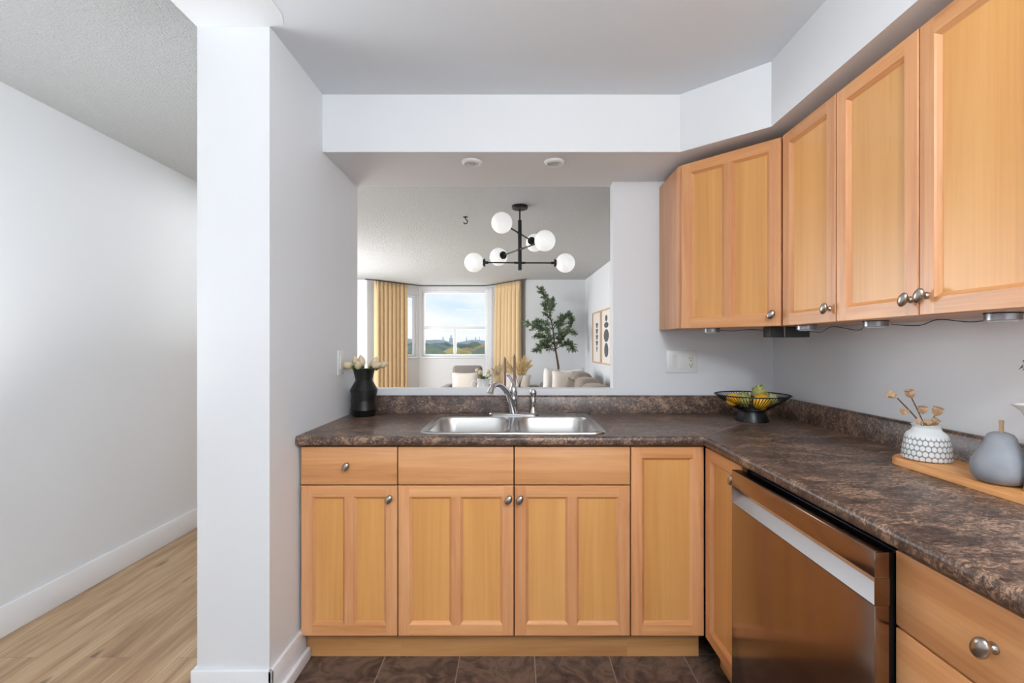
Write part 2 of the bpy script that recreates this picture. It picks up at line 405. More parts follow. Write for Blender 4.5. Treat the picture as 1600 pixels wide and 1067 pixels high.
bm = new(); prism(bm, [(XL, 2.118), (.729, 2.118), (1.005, 1.872), (1.005, -2.2), (XR, -2.2), (XR, YB), (XL, YB)], ZS, ZC); struct(link('ceiling_soffit', bm, 'wall', smooth=False))
# bay
BL, BR = (-2.62, 8.26), (.16, 8.26); CL, CR = (-1.89, 9.15), (-.53, 9.15)
wall('wall_living_back', (-3.5, 8.26), BL, 0, ZH, .12)
wall('wall_living_back', BR, (1.4, 8.26), 0, ZH, .12)
SL = math.hypot(CL[0]-BL[0], CL[1]-BL[1]); SRL = math.hypot(CR[0]-BR[0], CR[1]-BR[1])
Z0, Z1 = 1.06, 2.26
wall('wall_bay_left', BL, CL, 0, ZH, .14, openings=[(SL*.30, SL*.95, Z0, 2.24)])
wall('wall_bay_right', CR, BR, 0, ZH, .14, openings=[(SRL*.05, SRL*.70, Z0, 2.24)])
wall('wall_bay_back', CL, CR, 0, ZH, .14, openings=[(.05, 1.31, Z0, 2.33)])
def window(name, p0, p1, u0, u1, z0, z1, split, mull):
    p0, p1 = Vector(p0), Vector(p1); d = (p1-p0).normalized(); ang = math.atan2(d.y, d.x)
    o = p0 + d*u0; W = u1-u0
    fr = new(); t = .045; y0, y1 = .03, .09
    box(fr, 0, t, y0, y1, z0, z1, .004); box(fr, W-t, W, y0, y1, z0, z1, .004)
    box(fr, t, W-t, y0, y1, z1-t, z1, .004); box(fr, t, W-t, y0, y1, z0, z0+t, .004)
    if split: box(fr, t, W-t, y0-.008, y1, split-.03, split+.03, .004)
    if mull: box(fr, W/2-.028, W/2+.028, y0-.005, y1, z0+t, split-.03, .004)
    f = struct(link(name, fr, 'trim', loc=(o.x, o.y, 0), rot=(0, 0, ang)))
    g = new(); box(g, t*.8, W-t*.8, .058, .063, z0+t*.8, z1-t*.8); link('pane', g, 'glass', f)
    s = new(); box(s, -.02, W+.02, -.03, .05, z0-.03, z0, .005); link('sill', s, 'trim', f)
    return f
window('window_1', CL, CR, .05, 1.31, Z0, 2.33, 1.615, True)
window('window_2', BL, CL, SL*.30, SL*.95, Z0, 2.24, None, False)
window('window_3', CR, BR, SRL*.05, SRL*.70, Z0, 2.24, None, False)
# baseboards
def baseboard(name, p0, p1, th=.015, h=.136, shoe=False):
    p0, p1 = Vector(p0), Vector(p1); d = p1-p0; L = d.length; ang = math.atan2(d.y, d.x)
    bm = new(); box(bm, 0, L, -th, 0, .0, h, .004, 2)
    if shoe: box(bm, 0, L, -th-.018, -th, 0, .05, .006, 3)
    return struct(link(name, bm, 'trim', loc=(p0.x, p0.y, 0), rot=(0, 0, ang)))
baseboard('baseboard_hall', (-2.25, -2.2), (-2.25, 4.0))
baseboard('baseboard_front', (-1.139, 1.664), (-.855, 1.664))
baseboard('baseboard_left', (XL, 1.649), (XL, 1.925), shoe=True)
baseboard('baseboard_side', (-1.124, YF), (-1.124, 1.664))
baseboard('baseboard_living', (BR[0], 8.26), (LW(8.26), 8.26))
baseboard('baseboard_right', (LW(8.2), 8.2), (LW(YF), YF))
for ob in bpy.data.objects:
    if ob.name == 'baseboard_left': ob.rotation_euler = (0, 0, PI/2); ob.location = (XL, 1.649, 0)
# hall wall runs along +Y with the room on its right: rotate handled by direction; same for the kitchen side of the left wall

# ------------------------------------------------------------------ cabinets
def knob(parent, x, y, z, tilt=.5):
    """Oval satin knob on a short waisted neck; its axis runs along -Y."""
    bm = new()
    rot = Matrix.Rotation(PI/2, 4, 'X')
    lathe(bm, [(.009, 0), (.0095, .002), (.006, .006), (.0052, .012), (.008, .015)], 16, mat=rot)
    R2 = Matrix.Rotation(tilt, 4, 'Y') @ rot @ Matrix.Diagonal((.82, 1.18, 1, 1))
    lathe(bm, [(.006, .0135), (.0125, .0155), (.0165, .020), (.0165, .024), (.0125, .0285), (.006, .0305), (.001, .031)], 24, mat=R2)
    return link('knob', bm, 'nickel', parent, (x, y, z), angle=60)
def door(parent, x0, x1, z0, z1, yf, panels, knob_at=None, name='door', st=.044, ch=.013):
    """Frame-and-panel door: flat stiles and rails, a chamfer falling to each recessed panel. Front face at y=yf."""
    W, H, T, dp = x1-x0, z1-z0, .02, .012
    bm = new()
    ms = .034 if panels == 2 else 0
    pw = (W-2*st-ms)/panels
    opens = [(st+i*(pw+ms), st+i*(pw+ms)+pw) for i in range(panels)]
    zb, zt = st, H-st
    e = .0025
    V = lambda x, y, z: bm.verts.new((x, y, z))
    def quad(a, b, c, d, mi):
        f = bm.faces.new([V(*p) for p in (a, b, c, d)]); f.material_index = mi
    # stiles (vertical grain), rails (horizontal grain), on the front plane
    quad((e, 0, e), (st, 0, e), (st, 0, H-e), (e, 0, H-e), 0); quad((W-st, 0, e), (W-e, 0, e), (W-e, 0, H-e), (W-st, 0, H-e), 0)
    quad((st, 0, e), (W-st, 0, e), (W-st, 0, zb), (st, 0, zb), 1); quad((st, 0, zt), (W-st, 0, zt), (W-st, 0, H-e), (st, 0, H-e), 1)
    if panels == 2: quad((opens[0][1], 0, zb), (opens[1][0], 0, zb), (opens[1][0], 0, zt), (opens[0][1], 0, zt), 0)
    for a, b in opens:
        o = [(a, zb), (b, zb), (b, zt), (a, zt)]; i_ = [(a+ch, zb+ch), (b-ch, zb+ch), (b-ch, zt-ch), (a+ch, zt-ch)]
        m_ = [(a+ch*.25, zb+ch*.25), (b-ch*.25, zb+ch*.25), (b-ch*.25, zt-ch*.25), (a+ch*.25, zt-ch*.25)]
        for k in range(4):
            n = (k+1) % 4; mi = 1 if k in (0, 2) else 0
            quad((o[k][0], 0, o[k][1]), (o[n][0], 0, o[n][1]), (m_[n][0], dp*.35, m_[n][1]), (m_[k][0], dp*.35, m_[k][1]), mi)
            quad((m_[k][0], dp*.35, m_[k][1]), (m_[n][0], dp*.35, m_[n][1]), (i_[n][0], dp+.002, i_[n][1]), (i_[k][0], dp+.002, i_[k][1]), mi)
    # eased outer edge and sides
    O0 = [(e, e), (W-e, e), (W-e, H-e), (e, H-e)]; O1 = [(0, 0), (W, 0), (W, H), (0, H)]
    for k in range(4):
        n = (k+1) % 4; mi = 1 if k in (0, 2) else 0
        quad((O0[k][0], 0, O0[k][1]), (O0[n][0], 0, O0[n][1]), (O1[n][0], e, O1[n][1]), (O1[k][0], e, O1[k][1]), mi)
        quad((O1[k][0], e, O1[k][1]), (O1[n][0], e, O1[n][1]), (O1[n][0], T, O1[n][1]), (O1[k][0], T, O1[k][1]), mi)
    quad((0, T, 0), (W, T, 0), (W, T, H), (0, T, H), 0)
    bmesh.ops.remove_doubles(bm, verts=bm.verts, dist=1e-5)
    d = link(name, bm, ['fv', 'fh'], parent, (x0, yf, z0), smooth=False)
    for a, b in opens:
        p = new(); box(p, a+ch*.8, b-ch*.8, dp, T-.002, zb+ch*.8, zt-ch*.8); link('panel', p, 'pv', d, smooth=False)
    if knob_at: knob(d, knob_at[0], 0, knob_at[1])
    return d
def slab(parent, x0, x1, z0, z1, yf, knob_at=None, name='drawer'):
    bm = new(); box(bm, 0, x1-x0, 0, .02, 0, z1-z0, .0028, 2)
    d = link(name, bm, 'fh', parent, (x0, yf, z0))
    if knob_at: knob(d, knob_at[0], 0, knob_at[1])
    return d
FY = 1.878; BACK = 2.485
def base_cab(label, X0, X1, fronts, kick=True, group='maple base cabinets', top=.872):
    c = thing('base_cabinet', label, 'cabinet', (X0, FY, 0), 0, group); W = X1-X0
    b = new(); box(b, .001, W-.001, .0215, BACK-FY, .105, top)
    if top < .87: box(b, .001, W-.001, .0215, .034, top, .872)
    link('body', b, 'gap' , c, smooth=False)
    if kick:
        k = new(); box(k, .0, W, 1.937-FY, 1.955-FY, 0, .105); link('toe_kick', k, 'kick', c, smooth=False)
    fronts(c, W); return c
G = .0022
DZ0, DZ1, RZ0, RZ1 = .118, .714, .719, .869
def left_cab(c, W):
    slab(c, G, W-G, RZ0, RZ1, 0, (W/2-.008, .075)); door(c, G, W-G, DZ0, DZ1, 0, 2, (W-.032, DZ1-DZ0-.048))
def sink_cab(c, W):
    h = W/2
    slab(c, G, h-G, RZ0, RZ1, 0, name='false_front'); slab(c, h+G, W-G, RZ0, RZ1, 0, name='false_front')
    door(c, G, h-G, DZ0, DZ1, 0, 2, (h-.024, DZ1-DZ0-.050)); door(c, h+G, W-G, DZ0, DZ1, 0, 2, (.020, DZ1-DZ0-.050))
def corner_panel(c, W): door(c, G, W-.0005, DZ0, RZ1, 0, 1, None)
base_cab('maple base cabinet with one drawer and door beside the left wall', -.860, -.474, left_cab)
base_cab('wide two-door maple base cabinet under the double sink', -.474, .450, sink_cab, top=.725)
base_cab('knobless single-panel maple base cabinet right of the sink, in the corner', .450, .742, corner_panel)
RX = .744
c = thing('base_cabinet', 'narrow maple base cabinet between the corner and the dishwasher', 'cabinet', (RX, 1.874, 0), -PI/2, 'maple base cabinets')
b = new(); box(b, .0, .305, .0215, .585, .105, .872); link('body', b, 'gap', c, smooth=False)
k = new(); box(k, 0, .305, .06, .078, 0, .105); link('toe_kick', k, 'kick', c, smooth=False)
door(c, .002, .303, DZ0, RZ1, 0, 1, (.297-.028, RZ1-DZ0-.055))
c = thing('base_cabinet', 'maple drawer cabinet at right edge, nearest the camera', 'cabinet', (RX, .9345, 0), -PI/2, 'maple base cabinets')
b = new(); box(b, .006, .40, .0215, .585, .105, .872); link('body', b, 'gap', c, smooth=False)
k = new(); box(k, 0, .40, .06, .078, 0, .105); link('toe_kick', k, 'kick', c, smooth=False)
for z0, z1 in ((.722, .869), (.425, .718), (.118, .421)): slab(c, .003, .397, z0, z1, 0, (.193, (z1-z0)/2+.003))
# uppers
UZ0, UZ1, UX = 1.348, 2.098, 1.046
def upper(label, loc, rot, W, doors, depth=.302):
    c = thing('wall_cabinet', label, 'cabinet', loc, rot, 'maple wall cabinets')
    b = new(); box(b, 0, W, .0215, depth, UZ0+.003, UZ1+.004); link('body', b, 'fv', c, smooth=False)
    doors(c, W); return c
H_ = UZ1-UZ0
upper('single-door maple wall cabinet next to the angled corner cabinet', (UX, 1.868, 0), -PI/2, .313, lambda c, W: door(c, .002, W-.002, UZ0, UZ1, 0, 1, (W-.030, .046)))
def two(c, W):
    h = W/2; door(c, .002, h-.0015, UZ0, UZ1, 0, 1, (h-.026, .044)); door(c, h+.0015, W-.002, UZ0, UZ1, 0, 1, (.024, .050))
upper('two-door maple wall cabinet at right, nearest the camera', (UX, 1.554, 0), -PI/2, .640, two)
c = thing('wall_cabinet', 'angled maple corner wall cabinet with a two-panel door', 'cabinet', (.75, 2.176, 0), -PI/4, 'maple wall cabinets')
RotI = Matrix.Rotation(PI/4, 2)
def loc2(x, y): v = RotI @ Vector((x-.75, y-2.176)); return (v.x, v.y)
b = new(); prism(b, [loc2(*p) for p in ((.752, 2.206), (1.058, 1.900), (1.075, 1.8695), (XR-.003, 1.8695), (XR-.003, 2.496), (.750, 2.496))], UZ0+.003, UZ1+.006); link('body', b, 'fv', c, smooth=False)
door(c, .004, .420, UZ0, UZ1, 0, 2, (.420-.034, .046))
# counter
CZ, CB = .915, .877
bm = new()
prof = [(.014, CZ), (.006, CZ-.002), (.0015, CZ-.007), (0, CZ-.014), (0, CB+.010), (.003, CB+.004), (.012, CB)]
XA, YA, YE = -.867, 1.85, .50
rows = []
for o_, z in prof: rows.append([bm.verts.new((XA, YA+o_, z)), bm.verts.new((.725+o_, YA+o_, z)), bm.verts.new((.725+o_, YE, z))])
for a, b in zip(rows, rows[1:]):
    for i in range(2): bm.faces.new((a[i], a[i+1], b[i+1], b[i]))
HX0, HX1, HY0, HY1 = -.385, .348, 1.925, 2.445
def sheet(z, r):
    ex = [bm.verts.new((1.348, YE, z)), bm.verts.new((1.348, 2.497, z)), bm.verts.new((XA, 2.497, z))]
    loop = r + ex; hole = [bm.verts.new((x, y, z)) for x, y in ((HX0, HY0), (HX1, HY0), (HX1, HY1), (HX0, HY1))]
    es = []
    for lp in (loop, hole):
        for i in range(len(lp)):
            a, b = lp[i], lp[(i+1) % len(lp)]
            es.append(bm.edges.get((a, b)) or bm.edges.new((a, b)))
    bmesh.ops.triangle_fill(bm, edges=es, use_beauty=True, normal=(0, 0, 1))
    return hole, ex
h1, e1 = sheet(CZ, rows[0]); h2, e2 = sheet(CB, rows[-1])
for i in range(4): bm.faces.new((h1[i], h1[(i+1) % 4], h2[(i+1) % 4], h2[i]))
for i in range(2): bm.faces.new((e1[i], e1[i+1], e2[i+1], e2[i]))
bm.faces.new([r[0] for r in rows] + [e2[2], e1[2]]); bm.faces.new([r[2] for r in rows] + [e2[0], e1[0]])
ct = link('countertop', bm, 'counter', angle=50)
tag(ct, 'L-shaped brown mottled laminate countertop with rolled front edge', 'countertop')
bm = new()
sp = [(0, CZ), (0, 1.000), (.004, 1.007), (.010, 1.009), (.018, 1.009)]
rows = [[bm.verts.new((XA, 2.476+o_, z)), bm.verts.new((1.327+o_, 2.476+o_, z)), bm.verts.new((1.327+o_, YE, z))] for o_, z in sp]
for a, b in zip(rows, rows[1:]):
    for i in range(2): bm.faces.new((a[i], a[i+1], b[i+1], b[i]))
for i in (0, 2): bm.faces.new([r[i] for r in rows] + [bm.verts.new(rows[-1][i].co + Vector((.0, 0, -.094)))])
link('backsplash', bm, 'counter', ct, angle=50)
bm = new()
p0, p1 = Vector((.732, 1.857)), Vector((1.327, 2.476)); d = (p1-p0).normalized(); n_ = Vector((-d.y, d.x))*.0011
prism(bm, [tuple(p0+n_), tuple(p0-n_), tuple(p1-n_), tuple(p1+n_)], CZ-.001, CZ+.0004); link('mitre_seam', bm, 'seam', ct, smooth=False)

# sink
def rrect(x0, x1, y0, y1, r, n=8):
    out = []
    for cx, cy, a0 in ((x1-r, y1-r, 0), (x0+r, y1-r, PI/2), (x0+r, y0+r, PI), (x1-r, y0+r, 1.5*PI)):
        for k in range(n+1): a = a0 + PI/2*k/n; out.append((cx+r*math.cos(a), cy+r*math.sin(a)))
    return out
SX0, SX1, SY0, SY1 = -.402, .366, 1.898, 2.462; SM = -.018
sink = thing('kitchen_sink', 'double-bowl stainless steel sink set into the brown countertop', 'sink', (0, 0, CZ))
bm = new()
def ring(pts, z): return [bm.verts.new((x, y, z)) for x, y in pts]
def loft(a, b):
    for i in range(len(a)): bm.faces.new((a[i], a[(i+1) % len(a)], b[(i+1) % len(b)], b[i]))
ins = lambda k: rrect(SX0+k, SX1-k, SY0+k, SY1-k, .055-k*.6)
ra = ring(ins(0), .0005); rb = ring(ins(.002), .005); rc = ring(ins(.008), .0065); rd = ring(ins(.016), .004)
loft(ra, rb); loft(rb, rc); loft(rc, rd)
bowls = [(SX0+.026, SM-.014, 1.926, 2.352), (SM+.014, SX1-.026, 1.926, 2.352)]
tops = [ring(rrect(a, b, c_, d_, .075), .003) for a, b, c_, d_ in bowls]
es = []
for lp in [rd]+tops:
    for i in range(len(lp)):
        a, b = lp[i], lp[(i+1) % len(lp)]; es.append(bm.edges.get((a, b)) or bm.edges.new((a, b)))
bmesh.ops.triangle_fill(bm, edges=es, use_beauty=True, normal=(0, 0, 1))
tops_co = None
link('rim', bm, 'steel', sink, angle=40)
for a, b, c_, d_ in bowls:
    bm = new()
    lv = [(0, .003, .075), (.003, .0, .072), (.007, -.010, .070), (.012, -.10, .066), (.016, -.15, .062), (.026, -.168, .055), (.045, -.176, .04)]
    rg = [ring(rrect(a+k, b-k, c_+k, d_-k, r), z) for k, z, r in lv]
    for p, q in zip(rg, rg[1:]): loft(p, q)
    bm.faces.new(rg[-1])
    bw = link('bowl', bm, 'bowl_steel', sink, angle=70)
    dr = new(); lathe(dr, [(.043, -.1755), (.040, -.172), (.028, -.174), (.010, -.1745)], 24, c=((a+b)/2, (c_+d_)/2, 0)); link('drain', dr, 'chrome', bw)
# faucet
fc = thing('kitchen_faucet', 'chrome single-lever faucet with curved spout behind the sink divider', 'faucet', (SM, 2.405, CZ+.0045))
bm = new(); pl = rrect(-.128, .128, -.028, .028, .0279)
r0 = ring(pl, 0); r1 = ring(pl, .006); r2 = ring([(x*.96, y*.8) for x, y in pl], .011); loft(r0, r1); loft(r1, r2); bm.faces.new(r2); bm.faces.new(r0); link('deck_plate', bm, 'chrome', fc)
bm = new(); lathe(bm, [(.027, .010), (.026, .018), (.020, .024), (.0185, .05), (.0175, .075), (.019, .078), (.019, .084), (.0165, .088), (.0165, .1), (.018, .104)], 28); link('body', bm, 'chrome', fc)
bm = new(); pts = curve_pts([(-.002, -.012, .014), (-.016, -.034, .075), (-.038, -.072, .130), (-.070, -.130, .163), (-.096, -.178, .158), (-.108, -.198, .128)], 6)
tube(bm, pts, lerp_list([.019, .0155, .0125, .011, .0125, .0155], 6), 16); link('spout', bm, 'chrome', fc, angle=60)
bm = new(); lathe(bm, [(.018, .103), (.0195, .112), (.0200, .122), (.018, .134), (.013, .145), (.006, .152)], 24)
tube(bm, curve_pts([(0, 0, .138), (-.004, .010, .160), (-.014, .020, .182), (-.026, .026, .197), (-.036, .028, .196)], 5), lerp_list([.012, .009, .0075, .0075, .004], 5), 12); link('lever', bm, 'chrome', fc, angle=60)
sp_ = thing('side_sprayer', 'small chrome side sprayer standing right of the faucet', 'sprayer', (.082, 2.405, CZ+.0155))
bm = new(); lathe(bm, [(.019, 0), (.018, .006), (.0135, .012), (.012, .03)], 20); link('base', bm, 'chrome', sp_)
bm = new(); lathe(bm, [(.0095, .030), (.0125, .045), (.0135, .062), (.010, .078), (.0105, .085), (.0165, .094), (.0175, .104), (.013, .115), (.004, .119)], 20); link('spray_head', bm, 'chrome', sp_)

# ------------------------------------------------------------------ dishwasher
dw = thing('dishwasher', 'stainless dishwasher with a recessed bar handle under the counter', 'dishwasher', (.70, 1.546, 0), -PI/2)
W = .618
b = new(); box(b, .014, W-.014, .055, .60, .10, .862, .002); link('tub', b, 'black', dw)
b = new(); box(b, 0, W, 0, .030, .12, .760, .0025, 2); link('door', b, 'dw', dw)
b = new(); box(b, 0, W, 0, .030, .814, .866, .0025, 2); link('control_panel', b, 'dw', dw)
b = new()
for x0, x1 in ((0, .0015), (W-.0015, W)): box(b, x0, x1, .001, .030, .760, .814, mi=1)
vv = [b.verts.new(p) for p in ((.0015, .002, .760), (W-.0015, .002, .760), (W-.0015, .026, .790), (.0015, .026, .790), (W-.0015, .026, .814), (.0015, .026, .814), (.0015, .0302, .760), (W-.0015, .0302, .760), (W-.0015, .0302, .814), (.0015, .0302, .814))]
for q in ((0, 1, 2, 3), (3, 2, 4, 5), (6, 7, 8, 9)): b.faces.new([vv[i] for i in q])
link('handle_recess', b, ['dw2', 'dw'], dw, smooth=False)
b = new(); box(b, .01, W-.01, .034, .052, .12, .860); link('gasket', b, 'black', dw)
b = new(); box(b, .01, W-.01, .09, .10, 0, .098); link('kick_plate', b, 'black', dw)

# ------------------------------------------------------------------ fittings
def potlight(label, x):
    t = thing('recessed_light', label, 'light', (x, 2.232, ZS), 0, 'recessed soffit lights')
    bm = new(); lathe(bm, [(.030, -.001), (.032, -.010), (.038, -.013), (.046, -.008), (.049, 0)], 32, caps=False); link('trim_ring', bm, 'plastic', t)
    bm = new(); lathe(bm, [(.031, -.0035), (.026, -.009), (.022, -.004)], 28, caps=False); link('gimbal', bm, 'lens', t)
    bm = new(); lathe(bm, [(.0005, -.0045), (.012, -.006), (.020, -.004), (.022, -.001)], 24, caps=False); link('bulb', bm, 'lens', t)
potlight('round recessed ceiling light in soffit, the left of two', -.213); potlight('round recessed ceiling light in soffit, the right of two', .176)
def puck(label, x, y):
    t = thing('puck_light', label, 'light', (x, y, UZ0+.003), 0, 'puck lights under the wall cabinets')
    bm = new(); lathe(bm, [(.036, 0), (.036, -.003)], 28); link('mounting_ring', bm, 'black', t)
    bm = new(); lathe(bm, [(.034, -.003), (.0345, -.018), (.031, -.0195)], 28); link('housing', bm, 'puck', t)
    bm = new(); lathe(bm, [(.027, -.0195), (.026, -.023), (.0005, -.0235)], 28); link('lens', bm, 'lens', t)
puck('small silver puck light under the angled corner cabinet', .905, 2.20)
puck('silver puck light in front of the dark power box', 1.13, 1.85)
puck('silver puck light under the cabinet pair, left of its meeting knobs', 1.17, 1.545)
puck('large near silver puck light under the cabinet at right edge', 1.195, 1.165)
t = thing('power_box', 'dark grey low-voltage power box under the corner wall cabinet', 'power supply', (1.17, 2.06, UZ0+.003))
bm = new(); box(bm, -.085, -.028, -.03, .03, -.045, 0, .003); box(bm, -.022, .085, -.03, .03, -.045, 0, .003); link('case', bm, 'box', t)
bm = new(); box(bm, -.028, -.022, -.032, .032, -.043, -.001); link('label_strip', bm, 'puck', t)
bm = new()
tube(bm, curve_pts([(.93, 2.20, 1.342), (.99, 2.17, 1.337), (1.05, 2.12, 1.343), (1.09, 2.08, 1.335)], 8), .0013, 6)
tube(bm, curve_pts([(1.255, 2.05, 1.335), (1.25, 1.95, 1.325), (1.20, 1.80, 1.342), (1.24, 1.72, 1.326), (1.19, 1.62, 1.344), (1.185, 1.58, 1.338)], 8), .0013, 6)
tube(bm, curve_pts([(1.20, 1.52, 1.338), (1.23, 1.45, 1.332), (1.21, 1.36, 1.345), (1.225, 1.28, 1.334), (1.21, 1.20, 1.338)], 8), .0013, 6)
tag(link('light_cable', bm, 'cable'), 'thin dark cable looping between puck lights under the cabinets', 'cable')
# wall plates
t = thing('switch_plate', 'white three-gang wall plate with two rockers and an outlet', 'switch', (.868, YB, 1.186))
bm = new(); box(bm, -.083, .083, -.006, 0, -.060, .060, .003, 2); link('plate', bm, 'plastic', t)
for x in (-.047, 0):
    bm = new(); box(bm, x-.0165, x+.0165, -.009, -.006, -.0335, .0335, .0015); r_ = link('rocker', bm, 'plastic', t)
bm = new(); box(bm, .047-.017, .047+.017, -.009, -.006, -.034, .034, .0015); rc_ = link('receptacle', bm, 'greenplastic', t)
bm = new()
for zz in (.017, -.017):
    for dx in (-.007, .006): box(bm, .047+dx-.0012, .047+dx+.0012, -.0094, -.0088, zz-.004, zz+.005)
    lathe(bm, [(.0028, -.0094), (.0028, -.0088)], 12, mat=Matrix.Translation((.047, 0, zz-.010)) @ Matrix.Rotation(-PI/2, 4, 'X'))
link('slots', bm, 'socket', rc_)
t = thing('switch_plate', 'white single switch plate on left wall beside the tulips', 'switch', (XL, 2.325, 1.187), PI/2)
bm = new(); box(bm, -.036, .036, -.006, 0, -.060, .060, .003, 2); link('plate', bm, 'plastic', t)
bm = new(); box(bm, -.0165, .0165, -.010, -.006, -.0335, .0335, .0015); link('rocker', bm, 'plastic', t)

# ------------------------------------------------------------------ counter objects
VX, VY = -.776, 2.400
t = thing('flower_vase', 'black angular ceramic vase of cream tulips in left counter corner', 'vase', (VX, VY, CZ))
bm = new(); pr = [(.050, 0), (.053, .003), (.062, .029), (.0635, .033), (.0565, .077), (.0565, .081), (.0672, .129), (.0672, .134), (.0418, .180), (.0418, .184), (.0535, .236), (.051, .238), (.049, .236), (.038, .186), (.036, .17)]
lathe(bm, pr, 56); link('body', bm, 'vase', t, angle=22)
def tulip(x, y, z, dirv, s=1.0, label=''):
    base = Vector((VX + x*.25, VY + y*.25, CZ+.172)); head = Vector((VX+x, VY+y, z)); d = Vector(dirv).normalized()
    r = thing('tulip', label, 'tulip', tuple(base), 0, 'tulips in the black vase')
    bm = new(); tube(bm, curve_pts([(0, 0, 0), (head-base)*.5 + Vector((0, 0, .012)), head-base-d*.004], 5), .0026, 8); link('stem', bm, 'stem', r)
    q = Vector((0, 0, 1)).rotation_difference(d).to_matrix().to_4x4()
    bm = new(); pr = [(.001, -.002), (.008, 0), (.0135, .008), (.0155, .018), (.0140, .029), (.0095, .038), (.0045, .046), (.001, .050)]
    s *= 1.14; lathe(bm, [(a*s, b*s) for a, b in pr], 24, c=head-base, mat=q, mod=lambda a, z: 1+.10*abs(math.sin(1.5*a+.6)) + (.05*math.sin(3*a) if z > .03*s else 0)); link('petals', bm, 'tulip', r, angle=60)
    bm = new()
    for k in range(3):
        a = math.atan2(y, x) + (k-1)*.9 + random.uniform(-.4, .4); L = random.uniform(.030, .046)
        b0 = Vector((x*.5, y*.5, .050)); tip = b0 + Vector((math.cos(a)*L, math.sin(a)*L*.8, .032)); sd = Vector((-math.sin(a), math.cos(a), .3))*.008
        mid = (b0+tip)/2+Vector((0, 0, .010)); vs = [bm.verts.new(p) for p in (b0, mid+sd, tip, mid-sd)]; v2 = [bm.verts.new(p.co+Vector((0, 0, .0012))) for p in vs]
        bm.faces.new(vs); bm.faces.new(v2)
        for i in range(4): bm.faces.new((vs[i], vs[(i+1) % 4], v2[(i+1) % 4], v2[i]))
    link('leaves', bm, 'stem', r)
tulip(-.052, -.020, 1.168, (-1, -.2, .12), 1.05, 'cream tulip drooping left over the vase rim')
tulip(-.040, .014, 1.166, (-.30, .1, 1), .98, 'cream upright tulip on the left of the bunch')
tulip(-.010, .005, 1.166, (-.15, -.1, 1), 1.02, 'cream upright tulip near the middle of the bunch')
tulip(-.016, -.035, 1.158, (.1, -.6, .55), .95, 'cream tulip low at the front centre, facing out')
tulip(.022, .03, 1.152, (.2, .5, .9), .85, 'cream tulip low at the back of the bunch')
tulip(.040, .012, 1.158, (.35, .1, 1), 1.05, 'cream tulip leaning right, standing highest on right side')
tulip(.050, -.022, 1.168, (.9, -.4, .18), 1.0, 'cream tulip drooping right, nearer the camera')
tulip(.072, .012, 1.166, (1, .2, .35), .9, 'cream tulip stretching furthest right from the vase')

# wire fruit bowl
BX, BY = 1.108, 2.235
t = thing('fruit_bowl', 'black wire fruit bowl on pedestal in the counter corner', 'bowl', (BX, BY, CZ))
bm = new(); lathe(bm, [(.072, 0), (.072, .003), (.058, .045), (.054, .052), (.0005, .053)], 40); link('pedestal', bm, 'vase', t)
bm = new(); ring_p = lambda r, z: [(r*math.cos(2*PI*k/48), r*math.sin(2*PI*k/48), z) for k in range(49)]
tube(bm, ring_p(.164, .124), .0028, 8); tube(bm, ring_p(.070, .057), .002, 8); link('rim', bm, 'black', t)
bm = new()
for k in range(72):
    a = 2*PI*k/72; tube(bm, [(r*math.cos(a), r*math.sin(a), z) for r, z in ((.056, .054), (.088, .070), (.128, .097), (.164, .124))], .0015, 5)
link('wires', bm, 'black', t)
def citrus(x, y, z, r, rot, label):
    o = thing('citrus_fruit', label, 'fruit', (BX+x, BY+y, CZ+z), 0, 'fruit in the wire bowl', rot)
    bm = new(); lathe(bm, [(.0005, -1.08*r), (.16*r, -1.06*r), (.5*r, -.9*r), (.86*r, -.52*r), (r, 0), (.86*r, .52*r), (.5*r, .9*r), (.18*r, 1.07*r), (.10*r, 1.10*r)], 28); link('flesh', bm, 'yellow', o, angle=80)
    bm = new(); lathe(bm, [(.006, 1.08*r), (.004, 1.12*r), (.001, 1.13*r)], 10); link('stem', bm, 'stem', o)
def artichoke(x, y, z, r, rot, label):
    o = thing('artichoke', label, 'fruit', (BX+x, BY+y, CZ+z), 0, 'fruit in the wire bowl', rot)
    bm = new(); sphere(bm, (0, 0, 0), r*.86, 1, 1, 1.05, 20, 12); link('heart', bm, 'artichoke', o)
    bm = new(); N = 46
    for i in range(N):
        zz = -1+2*(i+.5)/N; th = i*2.39996; rr = math.sqrt(1-zz*zz)
        nrm = Vector((rr*math.cos(th), rr*math.sin(th), zz)); up = (Vector((0, 0, 1))-nrm*zz)
        if up.length < .05: continue
        up.normalize(); sd = nrm.cross(up); c0 = nrm*r*.84; s = r*.42
        vs = [bm.verts.new(p) for p in (c0-up*s*.6, c0+sd*s*.75+nrm*s*.1, c0+up*s*.95+nrm*s*.85, c0-sd*s*.75+nrm*s*.1)]; ct_ = bm.verts.new(c0+nrm*s*.38)
        for k in range(4): bm.faces.new((vs[k], vs[(k+1) % 4], ct_))
    link('scales', bm, 'artichoke', o, angle=20)
citrus(-.098, -.020, .103, .030, (.2, 1.2, 0), 'yellow fruit at the left side of the wire bowl')
citrus(.012, -.062, .096, .037, (.3, .3, 0), 'larger yellow fruit at front centre of the wire bowl')
artichoke(-.046, -.014, .100, .032, (.3, -.4, 0), 'pale green scaly fruit between the two yellow ones')
artichoke(.040, .014, .132, .033, (.2, .3, .4), 'topmost pale green scaly fruit in the wire bowl')
artichoke(.080, -.022, .098, .029, (-.3, .5, 0), 'pale green scaly fruit at right in the wire bowl')
artichoke(-.01, .062, .098, .030, (.4, 0, 0), 'pale green scaly fruit at the back of the wire bowl')

